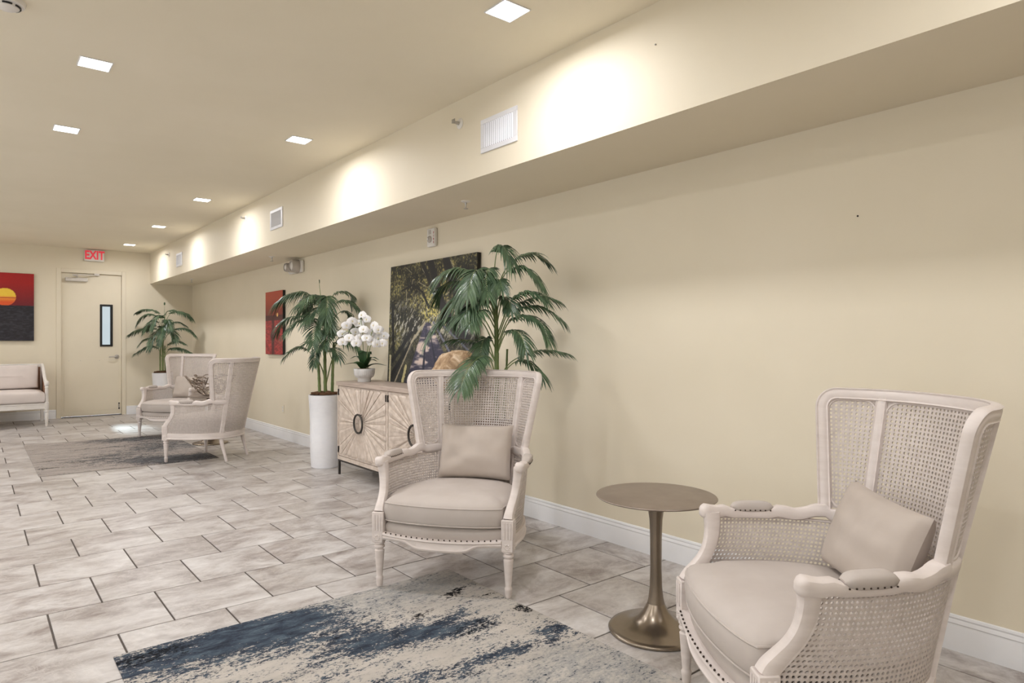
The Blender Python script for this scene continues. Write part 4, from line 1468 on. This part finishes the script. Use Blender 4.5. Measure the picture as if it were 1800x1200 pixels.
# palm behind the facing chair: 1071 units per metre; fronds reach over the chair back
palm('spreading palm behind the facing wing chair, overlapping the boardwalk picture', (2.70, 3.47), True, [
    ([(826, 480), (818, 280), (840, 110), (890, 80), (945, 190)], -0.16, 0.17, 0.75, 0.5),
    ([(832, 480), (880, 270), (980, 150), (1110, 110), (1235, 180)], 0.06, 0.16, 0.5, 0.35),
    ([(834, 470), (890, 280), (1000, 215), (1090, 250), (1180, 370)], -0.10, 0.17, 0.7, 0.35),
    ([(826, 520), (740, 330), (620, 240), (500, 235), (400, 290)], -0.04, 0.19, 0.8, 0.3),
    ([(824, 520), (750, 300), (690, 250), (655, 330), (640, 450)], -0.26, 0.17, 0.6, 0.3),
    ([(830, 500), (800, 280), (780, 235), (765, 310), (775, 440)], -0.20, 0.16, 0.5, 0.35),
    ([(822, 620), (790, 480), (720, 480), (640, 540), (590, 620)], -0.30, 0.17, 0.5, 0.35),
    ([(825, 640), (720, 450), (600, 430), (500, 470), (430, 560)], 0.02, 0.18, 0.7, 0.3),
    ([(830, 830), (720, 620), (560, 590), (430, 620), (335, 740)], -0.08, 0.17, 0.7, 0.3),
    ([(836, 780), (740, 600), (640, 580), (540, 640)], -0.22, 0.16, 0.6, 0.4),
    ([(840, 760), (930, 540), (1040, 470), (1170, 440), (1290, 465)], 0.04, 0.17, 0.5, 0.3),
    ([(840, 800), (930, 590), (1060, 510), (1200, 530), (1325, 620)], -0.06, 0.17, 0.55, 0.3),
    ([(842, 830), (920, 640), (1030, 580), (1140, 620), (1215, 750)], -0.16, 0.17, 0.6, 0.3),
    ([(842, 860), (900, 720), (970, 690), (1020, 740), (1050, 830)], -0.22, 0.15, 0.6, 0.3),
    ([(845, 1080), (930, 940), (1080, 860), (1230, 840), (1380, 870)], 0.02, 0.14, 0.5, 0.35),
    ([(845, 1080), (940, 950), (1040, 910), (1130, 970), (1170, 1030)], -0.14, 0.14, 0.6, 0.35),
    ([(834, 940), (760, 820), (660, 770), (560, 760), (480, 770)], -0.06, 0.14, 0.5, 0.3),
    ([(834, 960), (770, 760), (735, 780), (720, 900)], -0.14, 0.13, 0.4, 0.3),
    ([(836, 1080), (790, 900), (720, 885), (650, 960), (610, 1080)], -0.52, 0.19, 0.5, 0.38),
    ([(838, 640), (880, 460), (920, 460), (945, 540)], -0.16, 0.13, 0.5, 0.35),
    ([(826, 560), (760, 400), (680, 370), (590, 420), (540, 520)], -0.18, 0.18, 0.65, 0.3),
    ([(826, 600), (700, 380), (560, 320), (440, 350), (390, 430)], 0.06, 0.16, 0.6, 0.35),
    ([(842, 720), (930, 500), (1010, 420), (1110, 410), (1200, 470)], -0.14, 0.16, 0.6, 0.35),
    ([(838, 560), (870, 380), (860, 320), (880, 400)], -0.22, 0.12, 0.5, 0.35),
    ([(836, 700), (760, 560), (700, 560), (650, 660)], -0.34, 0.16, 0.5, 0.4)],
    [([(840, 1500), (836, 1100), (834, 700), (824, 430)], 0.0, 0.0, 0.017), ([(880, 1500), (905, 1100), (915, 830)], 0.04, 0.05, 0.009), ([(820, 1500), (838, 1200), (842, 860)], -0.04, -0.02, 0.014)],
    1131, 835, 1000 + 1.10 * 1131, '', 2)
# palm in the far corner: 500 units per metre
palm('smallest palm in a white pot in the far corner beside the door', (2.60, 12.95), True, [
    ([(1432, 900), (1400, 770), (1340, 725), (1260, 720), (1190, 745)], 0.05, 0.15, 0.5, 0.3),
    ([(1432, 900), (1390, 790), (1330, 760), (1270, 790), (1235, 850)], -0.1, 0.15, 0.6, 0.3),
    ([(1440, 880), (1450, 760), (1490, 725), (1540, 735)], 0.1, 0.15, 0.5, 0.3),
    ([(1440, 880), (1490, 770), (1560, 735), (1640, 755), (1695, 795)], -0.05, 0.17, 0.6, 0.3),
    ([(1435, 900), (1440, 790), (1420, 790), (1400, 900)], -0.25, 0.16, 0.5, 0.3),
    ([(1430, 1000), (1390, 900), (1310, 885), (1220, 900), (1145, 940)], -0.02, 0.17, 0.6, 0.3),
    ([(1436, 1040), (1440, 930), (1410, 940), (1395, 1070)], -0.3, 0.17, 0.4, 0.3),
    ([(1440, 1000), (1500, 910), (1580, 885), (1650, 895), (1715, 950)], 0.02, 0.14, 0.6, 0.3),
    ([(1440, 1000), (1500, 920), (1550, 920), (1585, 995)], -0.16, 0.16, 0.5, 0.3),
    ([(1440, 1100), (1490, 1030), (1560, 1000), (1640, 1025)], -0.05, 0.12, 0.4, 0.3),
    ([(1425, 1140), (1390, 1060), (1320, 1045), (1210, 1110)], -0.08, 0.16, 0.6, 0.3),
    ([(1440, 1140), (1500, 1070), (1590, 1060), (1710, 1105)], -0.08, 0.16, 0.6, 0.3),
    ([(1430, 980), (1350, 860), (1300, 855), (1250, 890)], 0.12, 0.15, 0.6, 0.3),
    ([(1432, 940), (1400, 830), (1360, 830), (1320, 920)], -0.2, 0.16, 0.5, 0.3),
    ([(1438, 940), (1470, 830), (1510, 820), (1550, 900)], -0.2, 0.16, 0.5, 0.3),
    ([(1436, 980), (1470, 860), (1540, 830), (1610, 860)], 0.1, 0.15, 0.5, 0.3),
    ([(1434, 1060), (1380, 980), (1310, 980), (1260, 1030)], -0.12, 0.15, 0.5, 0.3),
    ([(1438, 1000), (1450, 880), (1470, 900), (1475, 1030)], -0.28, 0.15, 0.4, 0.3),
    ([(1438, 900), (1445, 780), (1447, 720), (1447, 660)], 0.0, 0.02, 0.0, 0.9)],
    [([(1415, 1270), (1412, 1100), (1418, 1040)], -0.02, 0.0, 0.013), ([(1432, 1270), (1432, 1000), (1436, 860)], 0, 0, 0.016), ([(1448, 1270), (1445, 1100), (1450, 1040)], 0.03, 0.0, 0.012)],
    500, 1432, 1268 + 0.77 * 500, '', 3)

# ------------------------------------------------------------------ orchid, rock on the cabinet
def build_orchid():
    t = thing('potted_orchid', 'white orchid with dark strap leaves in a ribbed pale pot on the cabinet', 'plant', (2.93, 5.845, 0.913))
    prof = [(0.001, 0), (0.062, 0), (0.064, 0.004), (0.062, 0.03), (0.066, 0.036), (0.088, 0.05), (0.098, 0.072), (0.102, 0.10), (0.102, 0.124), (0.098, 0.127), (0.092, 0.120), (0.001, 0.110)]
    MB().lathe(prof, 96, flute=(0.036, 0.122, 32, 0.05)).build('pot', 'orchidpot', t, angle=60)
    rnd = random.Random(6)
    MB().lathe([(0.001, 0.1105), (0.09, 0.115), (0.06, 0.127), (0.001, 0.130)], 20).build('moss', 'moss', t)
    for k, (ex, ez, dp, w) in enumerate([(-0.20, 0.06, -0.02, 0.026), (-0.15, 0.14, 0.06, 0.026), (0.22, 0.05, -0.02, 0.03), (0.16, 0.13, -0.10, 0.028), (0.06, 0.20, 0.03, 0.034), (-0.03, 0.22, -0.08, 0.036), (0.10, 0.10, 0.12, 0.03), (-0.07, 0.09, -0.18, 0.032)]):
        P = catmull([Vector((0, 0, 0.12)), RIGHT * ex * 0.45 + FWD * dp * 0.5 + UP * (0.13 + ez * 0.75), RIGHT * ex + FWD * dp + UP * (0.12 + ez * 0.72)], 10)
        v, f = [], []
        for i, p in enumerate(P):
            tg = (P[min(i + 1, 10)] - P[max(i - 1, 0)]).normalized()
            sd = tg.cross(UP)
            sd = sd.normalized() if sd.length > 0.1 else RIGHT
            if abs(ex) < 0.08:
                sd = RIGHT
            nn = sd.cross(tg)
            wd = w * math.sin(PI * min(0.97, 0.16 + 0.82 * (i / 10) ** 0.8)) + 0.002
            v += [p - sd * wd + nn * wd * 0.35, p, p + sd * wd + nn * wd * 0.35]
        for i in range(10):
            a = i * 3
            f += [(a, a + 1, a + 4, a + 3), (a + 1, a + 2, a + 5, a + 4)]
        MB().add(v, f).build('leaf', 'orchidleaf', t)
    sprays = [((-0.03, -0.01), (-0.17, 0.50)), ((-0.01, 0.01), (-0.03, 0.60)), ((0.02, -0.01), (0.12, 0.52)), ((0.03, 0.01), (0.17, 0.42))]
    spots = []
    for (bx, bd), (ex, ez) in sprays:
        P = catmull([Vector((0, 0, 0.12)) + RIGHT * bx + FWD * bd, RIGHT * (bx + ex * 0.15) + FWD * bd + UP * 0.34, RIGHT * (ex * 0.8) + FWD * (bd - 0.03) + UP * ez * 0.97, RIGHT * ex * 1.2 + FWD * (bd - 0.05) + UP * (ez - 0.05)], 16)
        MB().tube(P, [0.0042 * (1 - 0.5 * i / 16) for i in range(17)], 6).build('flower_stem', 'rachis', t)
    fl = [(-0.215, 0.46), (-0.16, 0.54), (-0.13, 0.42), (-0.19, 0.38), (-0.09, 0.48), (-0.05, 0.56), (-0.02, 0.64), (0.03, 0.60), (-0.03, 0.42), (0.01, 0.50), (0.07, 0.47), (0.10, 0.54), (0.15, 0.50), (0.13, 0.42), (0.19, 0.44), (0.08, 0.38), (0.14, 0.36), (-0.10, 0.58), (0.19, 0.37), (-0.06, 0.37), (0.04, 0.42)]
    for k, (ex, ez) in enumerate(fl):
        c = RIGHT * ex + FWD * (rnd.uniform(-0.09, 0.03)) + UP * ez
        face = (-FWD + RIGHT * rnd.uniform(-0.7, 0.7) + UP * rnd.uniform(-0.35, 0.35)).normalized()
        u = face.cross(UP).normalized()
        w2 = u.cross(face)
        m = MB()
        for a, ln, wd in ((90, 0.046, 0.021), (210, 0.046, 0.020), (330, 0.046, 0.020), (10, 0.053, 0.037), (170, 0.053, 0.037)):
            an = math.radians(a + rnd.uniform(-6, 6))
            d = u * math.cos(an) + w2 * math.sin(an)
            s = u * -math.sin(an) + w2 * math.cos(an)
            v, f = [], []
            for i in range(6):
                q = i / 5
                ww = wd * math.sin(PI * min(0.98, 0.08 + 0.86 * q ** 0.75))
                p = c + d * (ln * q) + face * (0.010 * q * (1 - q) * 4 - 0.006 * q)
                v += [p - s * ww - face * ww * 0.15, p + face * 0.003, p + s * ww - face * ww * 0.15]
            for i in range(5):
                b = i * 3
                f += [(b, b + 1, b + 4, b + 3), (b + 1, b + 2, b + 5, b + 4)]
            m.add(v, f)
        o = m.build('flower', 'petal', t)
        MB().ball(c + face * 0.008, 0.008, 6, 4).build('lip', 'lip', o)
build_orchid()

def build_rock():
    rnd = random.Random(9)
    m = MB()
    seg, rg = 40, 26
    rings = []
    for i in range(rg + 1):
        th = PI * (0.01 + 0.98 * i / rg)
        ring = []
        for j in range(seg):
            ph = 2 * PI * j / seg
            d = Vector((math.sin(th) * math.cos(ph), math.sin(th) * math.sin(ph), -math.cos(th)))
            r = 1 + 0.16 * mnoise.noise(d * 1.6 + Vector((3, 1, 7))) + 0.09 * mnoise.noise(d * 4.2) + 0.05 * mnoise.noise(d * 9)
            p = Vector((d.x * 0.13 * r, d.y * 0.215 * r, d.z * 0.165 * r))
            p.z = max(p.z, -0.115)
            ring.append(p + Vector((0, 0, 0.115)))
        rings.append(ring)
    m.loft(rings)
    o = m.build('petrified_rock', 'rock', None, angle=50, loc=(2.97, 4.33, 0.913))
    o.rotation_euler = (0, 0, 0.4)
    for v in o.data.vertices:
        v.co.z *= 1.13
    tag(o, 'rough tan and brown petrified rock on the cabinet before the boardwalk picture', 'rock')
build_rock()

# ------------------------------------------------------------------ settee
def build_sofa():
    x1, x0, yf, yb = 0.905, -0.85, 12.36, 13.36
    t = thing('settee', 'white framed settee with pale blush cushions against the far wall', 'sofa', ((x0 + x1) / 2, yf, 0))
    ox = (x0 + x1) / 2
    a, b = x0 - ox, x1 - ox
    D = 0.86
    rail = MB()
    rail.box(a + 0.03, b - 0.03, -0.012, 0.03, 0.265, 0.362, 0.004).box(a + 0.03, b - 0.03, -0.020, -0.0122, 0.272, 0.290, 0.003).box(a + 0.03, b - 0.03, -0.020, -0.0122, 0.338, 0.358, 0.003)
    rail.build('seat_rail', 'sofapaint', t)
    MB().box(a + 0.02, b - 0.02, D - 0.03, D, 0.265, 0.362, 0.004).build('seat_rail', 'sofapaint', t)
    MB().box(a + 0.03, b - 0.03, 0.0305, D - 0.0305, 0.30, 0.345).build('seat_deck', 'sofapaint', t, smooth=False)
    pf = [(0.001, 0), (0.013, 0), (0.015, 0.004), (0.019, 0.03), (0.016, 0.05), (0.022, 0.06), (0.024, 0.20), (0.018, 0.212), (0.028, 0.222), (0.028, 0.235), (0.024, 0.25), (0.030, 0.262), (0.030, 0.37), (0.022, 0.378), (0.026, 0.40), (0.022, 0.56), (0.020, 0.585), (0.027, 0.60), (0.020, 0.612), (0.029, 0.63), (0.033, 0.655), (0.028, 0.685), (0.012, 0.70), (0.001, 0.702)]
    for x in (a + 0.03, b - 0.03):
        MB().lathe(pf, 18, (x, 0.0, 0)).build('front_leg', 'sofapaint', t)
        MB().box(x - 0.022, x + 0.022, D - 0.005, D + 0.035, 0.0, 0.93, 0.005).build('back_leg', 'sofapaint', t)
        # sloping arm and cane side
        pts = [(x, 0.02, 0.668), (x, 0.14, 0.672), (x, 0.30, 0.70), (x, 0.48, 0.78), (x, 0.66, 0.87), (x, D, 0.925)]
        P = catmull(pts, 16)
        rings = [[p + Vector((q * 0.021, 0, r * 0.019)) for q, r in ((-1, -1), (1, -1), (1.1, 0.3), (0.6, 1), (-0.6, 1), (-1.1, 0.3))] for p in P]
        MB().loft(rings).build('arm', 'sofapaint', t)
        m = MB()
        rings = []
        for p in P:
            rings.append([(x - 0.006, p.y, 0.36), (x + 0.006, p.y, 0.36), (x + 0.006, p.y, p.z - 0.01), (x - 0.006, p.y, p.z - 0.01)])
        m.loft(rings).build('side_cane_panel', 'sidecane', t, smooth=False)
    MB().box(a + 0.01, b - 0.01, D, D + 0.03, 0.885, 0.94, 0.008).build('top_rail', 'sofapaint', t)
    MB().box(a + 0.05, b - 0.05, D + 0.004, D + 0.016, 0.36, 0.886).build('back_panel', 'sidecane', t, smooth=False)
    def cush(w, d, h, seed):
        m = pillow_mesh(w, d, h * 1.0, seed)
        return m
    # boxed seat cushion
    def boxc(x0_, x1_, y0_, y1_, z0_, z1_, crown):
        m = MB()
        pts = []
        n = 14
        for q in range(n):
            pts.append((x0_ + (x1_ - x0_) * q / n, y0_ - 0.012 * math.sin(PI * q / n)))
        for q in range(n):
            pts.append((x1_, y0_ + (y1_ - y0_) * q / n))
        for q in range(n):
            pts.append((x1_ + (x0_ - x1_) * q / n, y1_))
        for q in range(n):
            pts.append((x0_, y1_ + (y0_ - y1_) * q / n))
        cx, cy = (x0_ + x1_) / 2, (y0_ + y1_) / 2
        h = z1_ - z0_
        rings = []
        for ins, z in ((0.3, 0), (0.025, 0), (0.006, 0.06), (0.0, 0.2), (-0.004, 0.5), (0.0, 0.8), (0.006, 0.93), (0.025, 1.0), (0.08, 1 + crown * 0.35), (0.2, 1 + crown * 0.8), (0.35, 1 + crown)):
            rx, ry = max(0.02, 1 - ins / ((x1_ - x0_) / 2)), max(0.02, 1 - ins / ((y1_ - y0_) / 2))
            rings.append([(cx + (px - cx) * rx, cy + (py - cy) * ry, z0_ + h * z) for px, py in pts])
        return m.loft(rings)
    boxc(a + 0.055, b - 0.055, -0.03, D - 0.16, 0.366, 0.53, 0.16).build('seat_cushion', 'sofafabric', t, angle=60)
    m = boxc(a + 0.075, b - 0.10, 0, 0.36, 0, 0.15, 0.15)
    m.xform(Matrix.Translation((0, D - 0.155, 0.55)) @ Matrix.Rotation(math.radians(80), 4, 'X'))
    m.build('back_cushion', 'sofafabric', t, angle=60)
build_sofa()

# ------------------------------------------------------------------ small fittings
def build_exit():
    t = thing('exit_sign', 'white lit exit sign with red letters above the far door', 'exit sign', (1.635, WF, 2.79))
    MB().box(-0.148, 0.148, -0.055, 0, -0.098, 0.100, 0.010).build('housing', 'plastic', t)
    mt = Matrix.Translation((0, -0.0555, 0.0)) @ Matrix.Rotation(PI / 2, 4, 'X') @ Matrix.Diagonal((0.86, 1.22, 1, 1))
    text_mesh('EXIT', 0.165, 0.001, 'letters', 'exitred', t, mt)
build_exit()

def build_vent():
    t = thing('air_vent', 'white slatted air vent on the soffit nearest the camera', 'vent', (SX, 3.19, 2.596), 0, 'soffit air vents')
    # faces -X ; local y spans width
    w, h = 0.18, 0.105
    m = MB()
    m.box(-0.010, 0, -w, w, h - 0.030, h, 0.002).box(-0.010, 0, -w, w, -h, -h + 0.030, 0.002).box(-0.010, 0, -w, -w + 0.034, -h + 0.0302, h - 0.0302, 0.002).box(-0.010, 0, w - 0.034, w, -h + 0.0302, h - 0.0302, 0.002)
    m.build('vent_frame', 'vent', t)
    MB().box(-0.0015, 0, -w + 0.034, w - 0.034, -h + 0.030, h - 0.030).build('vent_back', 'ventdark', t, smooth=False)
    n = 15
    sl = MB().box(-0.0012, 0.0012, -0.0052, 0.0052, -h + 0.0305, h - 0.0305).xform(Matrix.Rotation(math.radians(52), 4, 'Z'))
    first = None
    for i in range(n):
        y = -w + 0.034 + (2 * w - 0.068) * (i + 0.5) / n
        if first is None:
            first = sl.build('slat', 'vent', t, smooth=False)
            o = first
        else:
            o = first.copy()
            COL.objects.link(o)
        o.parent = t
        o.location = (-0.008, y, 0)
    return t
vent = build_vent()
dup(vent, (SX, 7.02, 2.605), 0, 'white slatted air vent midway along the soffit', 'soffit air vents')
dup(vent, (SX, 11.29, 2.58), 0, 'smallest white air vent on the soffit near the far wall', 'soffit air vents')

def build_side_sprinkler():
    t = thing('sprinkler_head', 'small sidewall sprinkler head beside the nearest soffit vent', 'sprinkler', (SX, 3.61, 2.745), 0, 'sidewall sprinklers on the soffit')
    R = Matrix.Rotation(-PI / 2, 4, 'Y')
    MB().lathe([(0.001, 0), (0.034, 0), (0.036, 0.003), (0.028, 0.009), (0.016, 0.011), (0.001, 0.011)], 20).xform(R).build('escutcheon', 'plastic', t)
    MB().lathe([(0.001, 0.011), (0.011, 0.011), (0.010, 0.03), (0.006, 0.045), (0.001, 0.045)], 12).xform(R).build('nozzle', 'chrome', t)
    MB().box(-0.056, -0.052, -0.018, 0.018, -0.006, 0.020, 0.001).box(-0.052, -0.03, -0.016, -0.012, -0.003, 0.003).box(-0.052, -0.03, 0.012, 0.016, -0.003, 0.003).box(-0.052, -0.044, -0.003, 0.003, -0.003, 0.003).build('deflector', 'chrome', t)
    return t
sp = build_side_sprinkler()
dup(sp, (SX, 8.05, 2.757), 0, 'small sidewall sprinkler head left of the middle soffit vent', 'sidewall sprinklers on the soffit')
dup(sp, (SX, 12.0, 2.73), 0, 'small sidewall sprinkler head on the soffit nearest the far wall', 'sidewall sprinklers on the soffit')

def build_pendent():
    t = thing('sprinkler_head', 'pendent sprinkler under the soffit above the fire strobe', 'sprinkler', (2.86, 4.05, SB), 0, 'pendent sprinklers under the soffit')
    MB().lathe([(0.001, -0.012), (0.020, -0.010), (0.036, -0.004), (0.038, 0.0), (0.001, 0.0)], 20).build('escutcheon', 'plastic', t)
    MB().lathe([(0.001, -0.060), (0.018, -0.058), (0.018, -0.055), (0.004, -0.052), (0.005, -0.03), (0.010, -0.012), (0.001, -0.012)], 14).build('nozzle', 'chrome', t)
    return t
pe = build_pendent()
dup(pe, (2.865, 8.21, SB), 0, 'pendent sprinkler under the soffit left of the emergency light', 'pendent sprinklers under the soffit')
dup(pe, (2.84, 11.98, SB), 0, 'pendent sprinkler under the soffit near the far wall', 'pendent sprinklers under the soffit')

def build_strobe():
    t = thing('fire_strobe', 'white wall-mounted fire strobe with a clear lens above the boardwalk picture', 'fire alarm', (WX, 5.05, 2.235))
    MB().box(-0.034, 0, -0.066, 0.066, -0.082, 0.082, 0.008).build('housing', 'plastic', t)
    R = Matrix.Translation((-0.034, 0.012, -0.016)) @ Matrix.Rotation(-PI / 2, 4, 'Y')
    MB().lathe([(0.001, 0), (0.030, 0), (0.032, 0.004), (0.027, 0.012), (0.014, 0.017), (0.001, 0.018)], 20).xform(R).build('strobe_lens', 'greyplastic', t)
    MB().lathe([(0.001, 0.018), (0.012, 0.018), (0.010, 0.026), (0.001, 0.028)], 14).xform(R).build('strobe_bulb', 'plastic', t)
    m = MB()
    for i in range(5):
        m.box(-0.0355, -0.034, -0.008, 0.034, 0.030 + i * 0.008, 0.034 + i * 0.008)
    m.build('horn_grille', 'greyplastic', t, smooth=False)
    # letters read downwards along the near edge
    for i, ch in enumerate('FIRE'):
        mt = Matrix.Translation((-0.0345, -0.050, 0.036 - 0.028 * i)) @ Matrix.Rotation(-PI / 2, 4, 'Z') @ Matrix.Rotation(PI / 2, 4, 'X')
        text_mesh(ch, 0.026, 0.0006, 'letter', 'redprint', t, mt)
build_strobe()

def build_emergency():
    t = thing('emergency_light', 'grey translucent emergency light high on the right wall over the red canvas', 'emergency light', (WX, 8.24, 2.245))
    MB().box(-0.045, 0, -0.20, 0.24, -0.075, 0.075, 0.014).build('housing', 'plastic', t)
    for y, r in ((-0.10, 0.085), (0.10, 0.06)):
        R = Matrix.Translation((-0.045, y, 0.0)) @ Matrix.Rotation(-PI / 2, 4, 'Y')
        h = MB().lathe([(0.001, 0), (r, 0), (r * 1.02, 0.02), (r * 0.97, 0.07), (r * 0.85, 0.092), (r * 0.72, 0.094), (r * 0.68, 0.080), (0.001, 0.076)], 28).xform(R).build('lamp_head', 'greyplastic', t)
        MB().lathe([(0.001, 0.076), (r * 0.62, 0.077), (r * 0.45, 0.090), (0.001, 0.096)], 20).xform(R).build('lens', 'plastic', h)
build_emergency()

def build_smoke():
    t = thing('smoke_detector', 'round white smoke detector with dark slots on the ceiling at upper left', 'smoke detector', (0.125, 3.90, CEIL))
    MB().lathe([(0.001, -0.045), (0.030, -0.044), (0.046, -0.036), (0.050, -0.026), (0.066, -0.022), (0.072, -0.012), (0.072, 0.0), (0.001, 0.0)], 32).build('housing', 'plastic', t)
    for k in range(6):
        a0 = 2 * PI * k / 6
        pts = [(0.0505 * math.cos(a0 + q), 0.0505 * math.sin(a0 + q), -0.030) for q in np.linspace(0.1, 0.85, 6)]
        MB().tube(pts, 0.0045, 5).build('slot', 'black', t)
build_smoke()

def build_outlet():
    t = thing('wall_outlet', 'cream duplex wall outlet low on the right wall', 'outlet', (WX, 8.77, 0.40))
    MB().box(-0.006, 0, -0.036, 0.036, -0.058, 0.058, 0.002).build('cover_plate', 'wall', t)
    for z in (-0.021, 0.021):
        s = MB().box(-0.0085, -0.006, -0.017, 0.017, z - 0.015, z + 0.015, 0.001).build('socket', 'plastic', t)
        for y in (-0.006, 0.006):
            MB().box(-0.0088, -0.0085, y - 0.0012, y + 0.0012, z - 0.006, z + 0.006).build('slot', 'black', s, smooth=False)
build_outlet()
for (loc, lab) in (((WX, 1.372, 1.889), 'tiny dark nail in the bare right wall'), ((SX, 1.99, 2.705), 'tiny grey nail head on the soffit face near the camera')):
    o = MB().lathe([(0.001, 0), (0.0035, 0), (0.0045, 0.003), (0.003, 0.006), (0.001, 0.0065)], 10).xform(Matrix.Rotation(-PI / 2, 4, 'Y')).build('wall_nail', 'nail' if 'dark' in lab else 'greyplastic', None, loc=loc)
    tag(o, lab, 'nail')
